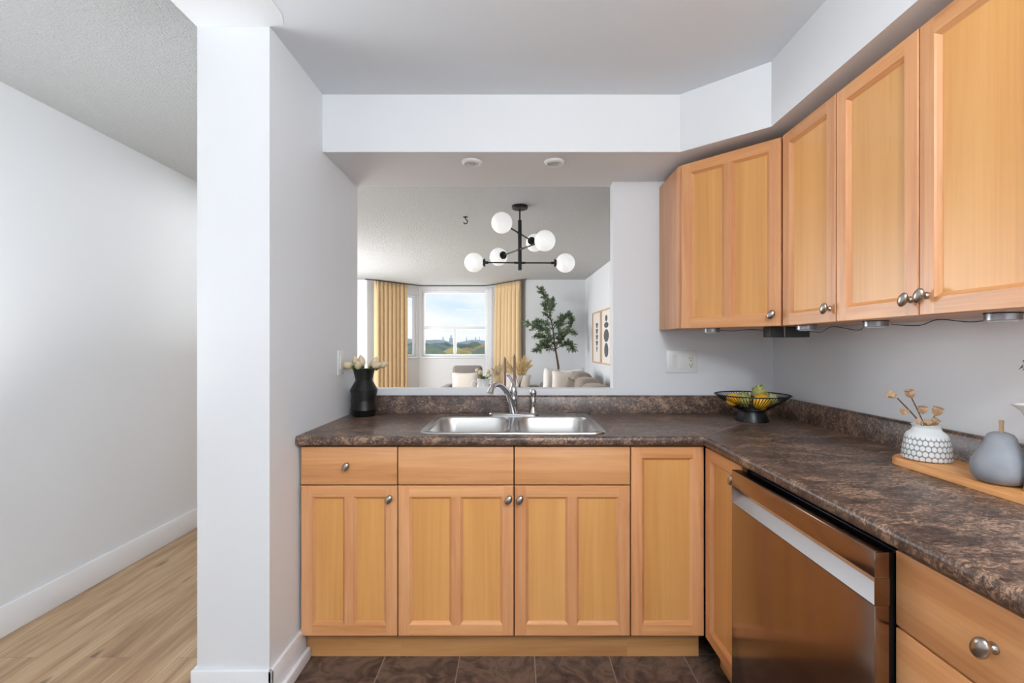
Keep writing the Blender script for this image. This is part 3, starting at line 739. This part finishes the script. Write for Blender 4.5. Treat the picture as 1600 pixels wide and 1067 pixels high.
# board and its ornaments
BZ = CZ+.001; BT = CZ+.022
bm = new(); pts = []
for k in range(17): a = PI/2*k/16; pts.append((1.285-.085+.085*math.cos(a), 1.47-.075+.075*math.sin(a)))
for k in range(17): a = PI/2+PI/2*k/16; pts.append((1.125+.075+.075*math.cos(a), 1.47-.075+.075*math.sin(a)))
pts += [(1.125, .86), (1.285, .86)]
a = [bm.verts.new((x, y, BZ)) for x, y in pts]
cx = 1.205; cy = 1.16
def insx(x, y, k): return (cx+(x-cx)*(1-k/.08), cy+(y-cy)*(1-k/.31))
b_ = [bm.verts.new((x, y, BT-.006)) for x, y in pts]; c_ = [bm.verts.new((*insx(x, y, .004), BT)) for x, y in pts]; n = len(pts)
for i in range(n):
    j = (i+1) % n; bm.faces.new((a[i], a[j], b_[j], b_[i])); bm.faces.new((b_[i], b_[j], c_[j], c_[i]))
bm.faces.new(a); bm.faces.new(c_)
tag(link('serving_board', bm, 'board', angle=50), 'long round-ended wooden serving board on the right counter', 'serving board')
BT += .0005
t = thing('bud_vase', 'white scalloped ceramic bud vase with dried stems on the board', 'vase', (1.200, 1.388, BT))
VV = (1.200, 1.388)
bm = new(); lathe(bm, [(.050, 0), (.0585, .002), (.060, .006), (.056, .040), (.0515, .066), (.047, .076), (.036, .085), (.0330, .091), (.0340, .098), (.0365, .1), (.0355, .1015), (.031, .099), (.029, .08)], 64, uv=(0, .1)); link('body', bm, 'scallop', t, angle=60)
def pod(bm, c, s, d):
    q = Vector((0, 0, 1)).rotation_difference(Vector(d).normalized()).to_matrix().to_4x4()
    lathe(bm, [(.002*s, -.012*s), (.008*s, -.006*s), (.011*s, .003*s), (.009*s, .010*s), (.012*s, .013*s), (.004*s, .015*s)], 14, c=c, mat=q, mod=lambda a, z: 1+.22*math.sin(5*a))
def dried(label, tip, pods):
    o = thing('dried_flower_sprig', label, 'dried flower', (VV[0], VV[1], BT+.081), 0, 'dried stems in the bud vase')
    bm = new(); tube(bm, curve_pts([(0, 0, 0), (tip[0]*.45, tip[1]*.45, tip[2]*.5), tip], 6), .0018, 6); link('stem', bm, 'twig', o)
    for c, s, d in pods:
        bm = new(); pod(bm, (0, 0, 0), s*.72, d); link('seed_pod', bm, 'pod', o, loc=c, angle=25)
dried('dried stem leaning far left from the bud vase', (-.086, .0, .098), [((-.100, 0, .106), 1.25, (-1, 0, .5)), ((-.066, -.006, .060), 1.1, (-1, 0, -.2)), ((-.03, -.012, .030), 1.0, (-.8, -.3, .3))])
dried('upright dried stem with a round pod on top', (-.036, .01, .098), [((-.040, .01, .108), 1.35, (-.3, 0, 1)), ((-.012, .0, .062), 1.25, (.1, 0, 1))])
dried('short dried stem leaning right in the bud vase', (.022, -.004, .050), [((.026, -.004, .058), 1.45, (.4, 0, 1)), ((.012, -.012, .030), 1.2, (.5, -.4, .8)), ((-.008, -.012, .024), 1.1, (-.3, -.4, .6))])
t = thing('concrete_pear', 'grey concrete pear ornament with wooden stem on the board', 'ornament', (1.172, 1.148, BT))
bm = new(); lathe(bm, [(.0005, .001), (.030, 0), (.042, .004), (.052, .016), (.0560, .034), (.0535, .052), (.045, .070), (.036, .086), (.0305, .100), (.028, .110), (.023, .118), (.014, .1225), (.0005, .123)], 40, mod=lambda a, z: 1+.012*math.sin(3*a+z*30)); link('body', bm, 'concrete', t, angle=80)
bm = new(); lathe(bm, [(.0048, .120), (.0042, .140), (.0050, .150), (.0045, .1515)], 14, c=(.002, 0, 0)); link('stem', bm, 'stick', t)
t = thing('pitcher', 'white ceramic pitcher cut by the right edge of the photo', 'pitcher', (1.192, 1.052, BT))
bm = new(); pr = [(.0005, .001), (.044, 0), (.046, .004), (.043, .05), (.038, .11), (.035, .150), (.038, .185), (.044, .2), (.042, .2), (.036, .185), (.033, .15)]
def lip(a, z): return 1 + (0.75*max(0, math.cos(a-PI*.93))**6*((z-.150)/.05) if z > .150 else 0)
lathe(bm, pr, 48, mod=lip); link('body', bm, 'ceramic', t, angle=70)
bm = new(); tube(bm, curve_pts([(.040, -.01, .18), (.075, -.015, .17), (.085, -.016, .12), (.06, -.012, .06), (.040, -.008, .05)], 6), .006, 10); link('handle', bm, 'ceramic', t)
t = thing('foliage_sprig', 'drooping grey leaf sprig in the white pitcher', 'dried flower', (1.192, 1.052, BT+.15))
bm = new(); sp1 = curve_pts([(0, 0, 0), (-.010, 0, .09), (-.045, .0, .155), (-.068, .0, .148)], 6); sp2 = curve_pts([(0, 0, 0), (.01, .01, .1), (.04, .0, .16), (.07, 0, .15)], 6)
tube(bm, sp1, .0016, 6); tube(bm, sp2, .0016, 6); link('stem', bm, 'twig', t)
bm = new()
def leaf(bm, p, d, L, wd, nrm=None):
    d = Vector(d).normalized(); s_ = d.cross(Vector(nrm) if nrm else Vector((random.uniform(-1, 1), random.uniform(-1, 1), random.uniform(-.3, 1))))
    if s_.length < 1e-3: s_ = Vector((1, 0, 0))
    s_.normalize(); u = s_.cross(d)*wd*.3; p = Vector(p)
    vs = [bm.verts.new(q) for q in (p, p+d*L*.35+s_*wd+u, p+d*L*.75+s_*wd*.7+u, p+d*L, p+d*L*.75-s_*wd*.7+u, p+d*L*.35-s_*wd+u)]
    bm.faces.new((vs[0], vs[1], vs[2], vs[3])); bm.faces.new((vs[0], vs[3], vs[4], vs[5]))
for sp_pts, sg in ((sp1, -1), (sp2, 1)):
    for i in range(6, len(sp_pts)):
        leaf(bm, sp_pts[i], (sg*random.uniform(-.1, .5), random.uniform(-.5, .5), -1), .034, .006, (random.uniform(-.5, .5), -1, 0))
link('leaves', bm, 'sage', t, smooth=False)

# ------------------------------------------------------------------ chandelier and hook
t = thing('chandelier', 'black branched chandelier with six white globe lamps', 'chandelier', (.022, 3.90, ZH))
bm = new(); lathe(bm, [(.066, 0), (.066, -.020), (.060, -.026), (.012, -.027)], 36); link('canopy', bm, 'blackmetal', t)
zb_ = lambda y, Y=3.90: EYE-(y-540)/740*Y-ZH
bm = new(); lathe(bm, [(.0065, -.026), (.0065, -.125)], 14); lathe(bm, [(.0155, -.118), (.0155, zb_(422))], 24); link('column', bm, 'blackmetal', t)
def arm(v, z):
    v = Vector((v[0], v[1], 0)); L = v.length; d = v.normalized()
    bm = new(); tube(bm, [(0, 0, z), tuple(d*(L-.10)+Vector((0, 0, z)))], .0062, 12)
    tube(bm, [tuple(d*.016+Vector((0, 0, z))), tuple(d*.045+Vector((0, 0, z)))], .009, 12)
    tube(bm, [tuple(d*(L-.118)+Vector((0, 0, z))), tuple(d*(L-.09)+Vector((0, 0, z)))], .011, 14)
    a_ = link('arm', bm, 'blackmetal', t)
    bm = new(); tube(bm, [tuple(d*(L-.092)+Vector((0, 0, z))), tuple(d*(L-.084)+Vector((0, 0, z)))], .034, 24); tube(bm, [tuple(d*(L-.084)+Vector((0, 0, z))), tuple(d*(L-.06)+Vector((0, 0, z)))], .026, 24); link('socket_cup', bm, 'blackmetal', a_)
    bm = new(); sphere(bm, tuple(d*L+Vector((0, 0, z))), .079, u=36, v=20); link('globe', bm, 'globe', a_, angle=180)
zl = zb_(410.5)
for s_ in (1, -1): arm((s_*.376, s_*.012), zl)
zm = 2.062-ZH
for s_ in (1, -1): arm((s_*.188, -s_*.325), zm)
zu = 2.192-ZH
for s_ in (1, -1): arm((-s_*.137, -s_*.345), zu)
t = thing('ceiling_hook', 'small black hook screwed into the living room ceiling', 'hook', (-.463, 4.23, ZH))
bm = new(); lathe(bm, [(.020, 0), (.020, -.004), (.008, -.009)], 20); link('plate', bm, 'blackmetal', t)
bm = new(); tube(bm, curve_pts([(0, 0, -.006), (.004, 0, -.022), (.018, 0, -.034), (.014, 0, -.056), (-.004, 0, -.062), (-.016, 0, -.048)], 6), .0042, 8); link('hook', bm, 'blackmetal', t)

# ------------------------------------------------------------------ curtains
def curtain(name, label, p0, p1, z0, z1, folds, mat, amp=.045, cat='curtain', lean=(0, 0), group=None, pleat=True):
    p0, p1 = Vector((*p0, 0)), Vector((*p1, 0)); d = (p1-p0); L = d.length; d.normalize(); nrm = Vector((-d.y, d.x, 0))
    bm = new(); nu, nv = folds*14, 26; grid = []
    ph = [random.uniform(-.5, .5) for _ in range(folds+2)]; am = [random.uniform(.75, 1.2) for _ in range(folds+2)]
    for j in range(nv+1):
        tv = j/nv; z = z0 + (z1-z0)*tv; row = []
        top = max(0, (tv-.93)/.07) if pleat else 0; flare = 1-tv
        for i in range(nu+1):
            u = i/nu; k = u*folds; fi = int(k) % (folds+2); w_ = k+ph[fi]*.12*math.sin(PI*(k-int(k)))**2
            a_ = amp*am[fi]*(.75+.25*flare)*(1-.55*top)
            off = a_*(1.1-2.2*abs(math.sin(PI*w_))**.8) + (.012*top*math.cos(6*PI*w_))
            uu = u - .016*math.sin(2*PI*w_)
            p = p0 + d*(uu*L + (lean[0]*(1-u)+lean[1]*u)*flare) + nrm*off
            row.append(bm.verts.new((p.x, p.y, z)))
        grid.append(row)
    for j in range(nv):
        for i in range(nu): bm.faces.new((grid[j][i], grid[j][i+1], grid[j+1][i+1], grid[j+1][i]))
    o = link(name, bm, mat, angle=180); tag(o, label, cat, group)
    md = o.modifiers.new('thickness', 'SOLIDIFY'); md.thickness = .004
    return o
curtain('curtain', 'gold pleated curtain left of the bay window', (-2.46, 8.20), (-2.03, 8.755), .03, 2.395, 8, 'curtain', .040, group='gold curtains')
curtain('curtain', 'gold pleated curtain right of the bay window', (-.415, 8.78), (.05, 8.20), .03, 2.395, 7, 'curtain', .040, lean=(-.05, 0), group='gold curtains')
curtain('sheer_curtain', 'white sheer curtain beside the right gold curtain', (-.60, 8.99), (-.47, 8.885), .03, 2.38, 4, 'sheer', .014, pleat=False)
bm = new(); tp = [(-2.60, 8.10, 2.405), (-2.46, 8.20, 2.405), (-1.99, 8.80, 2.405), (-1.78, 8.99, 2.405), (-.62, 8.99, 2.405), (-.41, 8.80, 2.405), (.06, 8.19, 2.405), (.16, 8.08, 2.405)]
tube(bm, tp, .009, 8); tag(link('curtain_track', bm, 'box'), 'slim curtain track following the bay ceiling', 'curtain track')

# ------------------------------------------------------------------ living room furniture
def rbox(x0, x1, y0, y1, z0, z1, r=.04): bm = new(); box(bm, x0, x1, y0, y1, z0, z1, r, 4); return bm
def pillow(name, label, loc, w, h, th, rot, mat, group=None):
    bm = new(); n = 14; S = []
    for side in (1, -1):
        g = []
        for j in range(n+1):
            row = []
            for i in range(n+1):
                u, v = -1+2*i/n, -1+2*j/n
                pinch = 1-.10*(1-abs(u)**2)*0 ; ku = 1-.07*(1-u*u)*abs(v)**3; kv = 1-.07*(1-v*v)*abs(u)**3
                x = u*w/2*(1-.08*(1-v*v)*abs(u)**6); z = v*h/2*(1-.08*(1-u*u)*abs(v)**6)
                y = side*th/2*((1-u**4)*(1-v**4))**.55
                row.append(bm.verts.new((x, y, z)))
            g.append(row)
        for j in range(n):
            for i in range(n): bm.faces.new((g[j][i], g[j][i+1], g[j+1][i+1], g[j+1][i]))
    bmesh.ops.remove_doubles(bm, verts=bm.verts, dist=1e-4)
    return tag(link(name, bm, mat, loc=loc, rot=rot, angle=180), label, 'cushion', group)
def seat(label, loc, rotz, W, D, back_h, arm_h, mat, cat, name, arm_w=.12, back_w=None, seat_h=.44):
    t = thing(name, label, cat, loc, rotz)
    link('frame', rbox(-W/2+.02, W/2-.02, -D/2+.03, D/2-.03, .14, .30, .02), mat, t)
    link('seat_cushion', rbox(-W/2+arm_w, W/2-arm_w, -D/2, D/2-.20, .30, seat_h, .05), mat, t)
    bw = back_w or W-2*arm_w
    link('backrest', rbox(-bw/2, bw/2, D/2-.20, D/2-.02, .30, back_h, .06), mat, t)
    for s_ in (1, -1): link('armrest', rbox(s_*W/2, s_*(W/2-arm_w), -D/2+.02, D/2, .16, arm_h, .045), mat, t)
    for sx in (1, -1):
        for sy in (1, -1):
            bm = new(); lathe(bm, [(.016, 0), (.022, .14)], 12, c=(sx*(W/2-.08), sy*(D/2-.08), 0)); link('leg', bm, 'tablewood', t)
    return t
seat('taupe armchair with a cream cushion in front of the bay window', (-.84, 7.75, 0), 0, .78, .80, .935, .62, 'grey', 'armchair', 'armchair', .15, .50)
pillow('cushion', 'cream cushion leaning on the taupe armchair back', (-.84, 7.62, .655), .44, .38, .15, (-.22, 0, 0), 'cream', 'cushions on the seats')
seat('low taupe loveseat below the right gold curtain', (.11, 7.88, 0), 0, .80, .60, .60, .645, 'grey', 'loveseat', 'loveseat', .12)
pillow('cushion', 'pale cream cushion behind the candles, on the loveseat', (-.02, 7.62, .62), .46, .42, .16, (-.3, .1, 0), 'cream', 'cushions on the seats')
# sofa along the right wall, facing left
t = thing('sofa', 'warm grey sofa with soft back cushions along the right wall', 'sofa', (.775, 6.45, 0), math.radians(2.16))
link('base', rbox(-.42, .38, -1.05, 1.0, .10, .40, .03), 'grey2', t)
for y0, y1 in ((-.95, -.02), (0.0, .92)): link('seat_cushion', rbox(-.45, .14, y0, y1, .40, .50, .05), 'grey2', t)
link('backrest', rbox(.24, .40, -1.04, .99, .38, .70, .05), 'grey2', t)
for y0, y1, zt, rx in ((-.93, -.30, .80, 0), (-.28, .28, .84, .03), (.30, .90, .885, 0)):
    bm = rbox(.02, .34, y0, y1, .48, zt, .11); bmesh.ops.transform(bm, matrix=Matrix.Translation((0, 0, 0)) , verts=bm.verts); link('back_cushion', bm, 'grey2', t, sub=1)
for y0, y1 in ((-1.16, -1.0), (.96, 1.10)): link('armrest', rbox(-.44, .40, y0, y1, .10, .62, .05), 'grey2', t)
for x in (-.36, .32):
    for y in (-.98, .98):
        bm = new(); lathe(bm, [(.02, 0), (.024, .11)], 12, c=(x, y, 0)); link('leg', bm, 'tablewood', t)
pillow('cushion', 'white cushion leftmost on the grey sofa, beneath the olive tree', (.53, 7.28, .72), .30, .42, .14, (-.15, .16, .55), 'white_cloth', 'cushions on the seats')
pillow('cushion', 'cream cushion in front on the sofa, largest of its cushions', (.70, 7.00, .70), .40, .40, .15, (-.25, .10, .10), 'cream', 'cushions on the seats')
pillow('cushion', 'pale grey cushion tucked behind the cream one on the sofa', (.85, 7.29, .735), .40, .36, .13, (-.2, -.10, -.15), 'white_cloth', 'cushions on the seats')
pillow('cushion', 'small taupe cushion in front of the sofa back cushions', (.80, 6.62, .645), .30, .30, .13, (-.2, .28, -.5), 'taupe_cloth', 'cushions on the seats')
# dining table under the chandelier with its dressing
TX, TY, TZ = -.02, 3.95, .75
t = thing('dining_table', 'round wooden dining table below the chandelier, hidden behind the ledge', 'table', (TX, TY, 0))
bm = new(); lathe(bm, [(.50, TZ-.03), (.515, TZ-.02), (.515, TZ-.005), (.51, TZ)], 48); link('tabletop', bm, 'tablewood', t)
bm = new(); lathe(bm, [(.28, 0), (.27, .02), (.06, .05), (.05, .4), (.08, TZ-.03)], 32); link('pedestal', bm, 'tablewood', t)
PX, PYY = -.283, 3.95
t = thing('flower_jug', 'small white jug of cream roses on the dining table', 'vase', (PX, PYY, TZ))
bm = new(); lathe(bm, [(.0005, .001), (.055, 0), (.072, .05), (.075, .11), (.060, .165), (.046, .20), (.050, .235), (.054, .245), (.05, .245), (.042, .2)], 32); link('body', bm, 'ceramic', t, angle=70)
bm = new(); tube(bm, curve_pts([(-.044, 0, .215), (-.082, 0, .225), (-.094, 0, .185), (-.068, 0, .145)], 5), .0075, 10); link('handle', bm, 'ceramic', t)
def rose(label, x, z, y=0, s=1):
    o = thing('cream_rose', label, 'flower', (PX, PYY, TZ+.19), 0, 'roses in the white jug')
    hz = z-(TZ+.19); bm = new(); tube(bm, curve_pts([(0, 0, 0), (x*.4, y*.4, hz*.6), (x, y, hz)], 4), .003, 6); link('stem', bm, 'stem', o)
    bm = new()
    for k in range(3): lathe(bm, [(.004*s, -.006*s), (.014*s, 0), ((.019-.004*k)*s, .010*s), ((.017-.004*k)*s, .020*s), ((.010-.002*k)*s, .026*s)], 14, c=(x, y, hz+.002*k), mod=lambda a, z, k=k: 1+.12*math.sin(3*a+k*2))
    link('petals', bm, 'tulip', o, angle=50)
    bm = new()
    for k in range(4): a = random.uniform(0, 6.28); leaf(bm, (x*.5, y*.5, hz*.55), (math.cos(a), math.sin(a), .3), .045, .010)
    link('leaves', bm, 'leaf', o, smooth=False)
rose('leftmost cream rose in the white jug', -.050, 1.052); rose('cream rose just right of the leftmost one in the jug', -.022, 1.036, -.02, 1.05); rose('upper right cream rose in the white jug', .040, 1.040, 0, 1.05); rose('lower right cream rose in the white jug', .052, 1.012, -.02, .95)
def candle(label, x, y, top):
    o = thing('candlestick', label, 'candle', (x, y, TZ), 0, 'taper candles on the dining table')
    bm = new(); lathe(bm, [(.045, 0), (.045, .006), (.010, .014), (.007, .12), (.010, .14), (.016, .15), (.016, .165), (.012, .165)], 24); link('holder', bm, 'blackmetal', o)
    bm = new(); lathe(bm, [(.0125, .150), (.0105, top-TZ-.02), (.006, top-TZ), (.001, top-TZ+.002)], 18); link('taper', bm, 'candle', o)
    bm = new(); lathe(bm, [(.0012, top-TZ), (.0012, top-TZ+.012)], 6); link('wick', bm, 'cable', o)
candle('left mauve taper candle, the shorter of two', -.103, 3.98, 1.170); candle('right mauve taper candle, the taller of two', -.022, 3.93, 1.195)
def plume_vase(label, x, y, mat, plumes, nm, dlabel):
    o = thing('dried_grass_vase', label, 'vase', (x, y, TZ))
    bm = new(); lathe(bm, [(.0005, .001), (.045, 0), (.058, .05), (.045, .11), (.022, .14), (.026, .165), (.02, .165), (.018, .14)], 28); link('body', bm, 'box', o)
    q = thing('dried_grass', dlabel, 'dried flower', (x, y, TZ+.145))
    st, fl = new(), new()
    for (dx, dz, L, n_p) in plumes:
        tip = Vector((dx, random.uniform(-.04, .04), dz-(TZ+.145))); pts = curve_pts([(0, 0, 0), (tip.x*.35, tip.y*.3, tip.z*.6), tuple(tip)], 8); tube(st, pts, .0018, 5)
        for k in range(n_p):
            i = random.randint(len(pts)//2, len(pts)-1); p = Vector(pts[i]); dv = (Vector(pts[-1])-Vector(pts[len(pts)//2])).normalized()
            leaf(fl, p, dv+Vector((random.uniform(-.9, .9), random.uniform(-.9, .9), random.uniform(-.5, .5))), L*random.uniform(.5, 1), .0022)
    link('stems', st, 'twig' if mat == 'dried' else mat, q); link('plumes', fl, mat, q, smooth=False)
plume_vase('dark small vase of golden grass between the candles', .02, 4.08, 'dried', [(-.11, 1.13, .05, 60), (-.05, 1.165, .05, 70), (.0, 1.11, .055, 70), (.045, 1.15, .06, 110), (.075, 1.12, .06, 110), (.03, 1.08, .06, 90), (-.09, 1.08, .05, 50), (.085, 1.09, .05, 80)], 'g', 'golden dried grass fanning out behind the candles')
plume_vase('dark small vase of pale grass beside the jug', -.175, 4.04, 'pampas', [(.0, 1.075, .05, 50), (.03, 1.09, .05, 50), (-.03, 1.06, .05, 40), (.055, 1.10, .045, 40)], 'p', 'pale dried grass just right of the jug')
# olive tree
TD = 7.85
t = thing('olive_tree', 'potted olive tree in the far right corner of the living room', 'tree', (.70, TD, 0))
O = Vector((.70, TD, 0))
def L3(x, y, dy=0): p = at(x, y, TD); return p - O + Vector((0, dy, 0))
bm = new(); lathe(bm, [(.0005, .002), (.13, 0), (.16, .30), (.165, .32), (.15, .32), (.145, .28), (.0005, .28)], 32); link('pot', bm, 'taupe_cloth', t)
trunk = new()
tp = [Vector((0, 0, .28)), L3(872.5, 578), L3(872, 570), L3(869, 552), L3(866, 535), L3(864, 515), L3(860, 495), L3(858, 478), L3(852, 462)]
tube(trunk, curve_pts(tp, 3), lerp_list([.020, .018, .017, .015, .013, .011, .008, .006, .003], 3), 8)
br = [[(868, 548), (873, 530), (876, 512), (880, 500), (890, 492)], [(866, 538), (858, 525), (845, 510), (826, 506)], [(866, 535), (856, 535), (846, 540), (838, 546)], [(867, 542), (880, 528), (889, 515), (896, 500)],
      [(868, 546), (880, 538), (888, 537), (893, 543)], [(864, 515), (852, 505), (842, 502)], [(862, 503), (854, 490), (852, 480)], [(864, 515), (874, 500), (884, 494)], [(867, 540), (852, 528), (838, 526)], [(866, 530), (878, 520), (890, 520)], [(858, 480), (852, 468), (845, 456)], [(860, 490), (863, 480), (862, 470)], [(863, 512), (850, 515), (836, 512)], [(868, 545), (856, 543), (848, 536)]]
leaves = new()
for b in br:
    dy = [0]; s_ = random.uniform(-.30, .22)
    pts = [L3(x, y, s_*i/(len(b)-1)) for i, (x, y) in enumerate(b)]; cp = curve_pts(pts, 6)
    tube(trunk, cp, lerp_list([.008]+[.004]*(len(b)-2)+[.002], 6), 6)
    for i in range(3, len(cp)):
        for k in range(3):
            dv = (cp[i]-cp[i-1]).normalized(); tw = (dv+Vector((random.uniform(-1, 1), random.uniform(-1, 1), random.uniform(-.6, .8)))).normalized()*random.uniform(.03, .11)
            e_ = cp[i]+tw; tube(trunk, [cp[i], e_], .0014, 4)
            for q in range(10):
                leaf(leaves, cp[i]+tw*random.uniform(.1, 1), tw.normalized()+Vector((random.uniform(-.9, .9), random.uniform(-.9, .9), random.uniform(-.7, .7))), random.uniform(.035, .06), random.uniform(.006, .009))
for i in range(12, 24):
    p = curve_pts(tp, 3)[i]
    for k in range(8): leaf(leaves, p, (random.uniform(-1, 1), random.uniform(-1, 1), random.uniform(-.2, 1)), .06, .009)
link('trunk', trunk, 'bark', t); link('foliage', leaves, 'leaf', t, smooth=False)
# framed prints
def frame(label, Ya, Yb, art):
    pa, pb = Vector((LW(Ya), Ya)), Vector((LW(Yb), Yb)); d = (pb-pa); W = d.length; ang = math.atan2(d.y, d.x)
    z0, z1 = 1.005, 1.785; H = z1-z0
    o = thing('framed_print', label, 'picture', (pa.x-.002, pa.y, z0), ang, 'framed prints on the living room wall'); f = .022
    bm = new()
    for a in ((0, W, 0, f), (0, W, H-f, H), (0, f, f, H-f), (W-f, W, f, H-f)): box(bm, a[0], a[1], -.028, 0, a[2], a[3], .002)
    link('frame', bm, 'oak', o)
    bm = new(); box(bm, f, W-f, -.012, -.004, f, H-f); p = link('print', bm, 'paper', o)
    bm = new(); art(bm, W, H); link('drawing', bm, 'ink', p)
def poly(bm, pts):
    a = [bm.verts.new((x, -.0145, z)) for x, z in pts]; b = [bm.verts.new((x, -.012, z)) for x, z in pts]
    bm.faces.new(a)
    for i in range(len(pts)): j = (i+1) % len(pts); bm.faces.new((a[i], a[j], b[j], b[i]))
def art1(bm, W, H):
    for k in range(5):
        z = H*.22+k*H*.115; w0 = .055 if k else .03
        poly(bm, [(W/2-w0*.45, z), (W/2+w0*.45, z), (W/2+w0*1.5, z+.075), (W/2-w0*1.5, z+.075)])
def art2(bm, W, H):
    for cx, cz, rx, rz in ((.5, .83, .07, .045), (.5, .71, .13, .04), (.5, .52, .15, .09), (.5, .26, .12, .10)):
        poly(bm, [(W*cx+rx*math.cos(2*PI*k/20), H*cz+rz*math.sin(2*PI*k/20)) for k in range(20)])
frame('oak-framed print of stacked tapering grey shapes, left of two', 7.51, 6.91, art1)
frame('oak-framed print of stacked dark rounded shapes, right of two', 6.88, 6.28, art2)

# ------------------------------------------------------------------ beyond the window
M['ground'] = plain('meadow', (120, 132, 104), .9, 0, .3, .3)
M['far'] = plain('hazed_woodland', (150, 168, 178), .9, 0, .22, .12)  # bluish tone of the ridge is haze put into its colour
M['tower'] = plain('hazed_concrete', (206, 217, 232), .8)  # tower walls paled towards the sky to stand in for haze
M['towerglass'] = plain('hazed_tower_window', (186, 201, 222), .4)  # window bands carry the same haze in their colour
for nm, c in (('tg', (126, 146, 122)), ('ty', (204, 192, 124)), ('to', (192, 164, 128)), ('td', (122, 146, 144))): M[nm] = plain('hazed_treetop_'+nm, c, .9, 0, .35, 1.2, .4)  # crown colours paled and cooled to carry distance haze
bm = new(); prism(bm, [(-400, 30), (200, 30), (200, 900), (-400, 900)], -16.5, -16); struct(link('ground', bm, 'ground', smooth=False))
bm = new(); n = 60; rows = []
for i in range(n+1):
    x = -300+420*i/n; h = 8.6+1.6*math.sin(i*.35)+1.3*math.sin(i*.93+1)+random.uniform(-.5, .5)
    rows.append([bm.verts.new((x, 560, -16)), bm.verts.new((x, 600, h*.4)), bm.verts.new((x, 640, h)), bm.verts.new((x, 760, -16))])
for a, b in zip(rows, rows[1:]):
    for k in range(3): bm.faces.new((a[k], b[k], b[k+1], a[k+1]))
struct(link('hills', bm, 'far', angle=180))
def crown_mesh(mat, seed):
    rnd = random.Random(seed); bm = new(); bmesh.ops.create_icosphere(bm, subdivisions=4, radius=1)
    fr = [(rnd.uniform(2, 7), rnd.uniform(2, 7), rnd.uniform(2, 7), rnd.uniform(0, 6)) for _ in range(7)]
    for v in bm.verts:
        s_ = sum(math.sin(a*v.co.x+b*v.co.y+c*v.co.z+p) for a, b, c, p in fr)/7
        v.co *= 1+.28*s_+rnd.uniform(-.03, .03); v.co.z *= .95
    me = bpy.data.meshes.new('crown'); bm.to_mesh(me); bm.free(); me.materials.append(M[mat]); return me
bmt = new(); lathe(bmt, [(.5, 0), (.3, 9)], 10); trme = bpy.data.meshes.new('trunk'); bmt.to_mesh(trme); bmt.free(); trme.materials.append(M['bark'])
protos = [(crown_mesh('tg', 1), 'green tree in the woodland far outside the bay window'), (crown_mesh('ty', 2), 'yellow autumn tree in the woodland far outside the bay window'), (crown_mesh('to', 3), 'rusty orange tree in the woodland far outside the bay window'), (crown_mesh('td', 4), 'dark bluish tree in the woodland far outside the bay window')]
rt = random.Random(5)
placed = []
for i in range(2600):
    if len(placed) >= 135: break
    Y = 64 + 330*rt.random()**1.5; X = rt.uniform(-.29, -.03)*Y
    r = rt.uniform(3.0, 4.6) if Y < 200 else rt.uniform(4.5, 6.5)
    if any((X-a)**2+(Y-b)**2 < (1.22*(r+c))**2 for a, b, c in placed): continue
    placed.append((X, Y, r)); px_ = 808+X/Y*740
    pk = rt.choice((0, 3, 3, 0, 0, 2, 1)) if Y < 170 else rt.choice((0, 3, 3))
    if Y < 120 and (690 < px_ < 714 or 636 < px_ < 650): pk = rt.choice((1, 1, 2))
    me, lb = protos[pk]
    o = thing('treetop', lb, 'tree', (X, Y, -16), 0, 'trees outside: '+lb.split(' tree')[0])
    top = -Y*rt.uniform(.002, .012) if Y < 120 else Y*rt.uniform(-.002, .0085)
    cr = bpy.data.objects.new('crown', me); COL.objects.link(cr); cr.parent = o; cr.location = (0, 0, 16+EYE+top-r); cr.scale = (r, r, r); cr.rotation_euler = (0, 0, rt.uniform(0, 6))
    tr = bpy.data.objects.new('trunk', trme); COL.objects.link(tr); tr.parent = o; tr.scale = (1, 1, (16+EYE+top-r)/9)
for me, lb in protos:
    for p in me.polygons: p.use_smooth = True
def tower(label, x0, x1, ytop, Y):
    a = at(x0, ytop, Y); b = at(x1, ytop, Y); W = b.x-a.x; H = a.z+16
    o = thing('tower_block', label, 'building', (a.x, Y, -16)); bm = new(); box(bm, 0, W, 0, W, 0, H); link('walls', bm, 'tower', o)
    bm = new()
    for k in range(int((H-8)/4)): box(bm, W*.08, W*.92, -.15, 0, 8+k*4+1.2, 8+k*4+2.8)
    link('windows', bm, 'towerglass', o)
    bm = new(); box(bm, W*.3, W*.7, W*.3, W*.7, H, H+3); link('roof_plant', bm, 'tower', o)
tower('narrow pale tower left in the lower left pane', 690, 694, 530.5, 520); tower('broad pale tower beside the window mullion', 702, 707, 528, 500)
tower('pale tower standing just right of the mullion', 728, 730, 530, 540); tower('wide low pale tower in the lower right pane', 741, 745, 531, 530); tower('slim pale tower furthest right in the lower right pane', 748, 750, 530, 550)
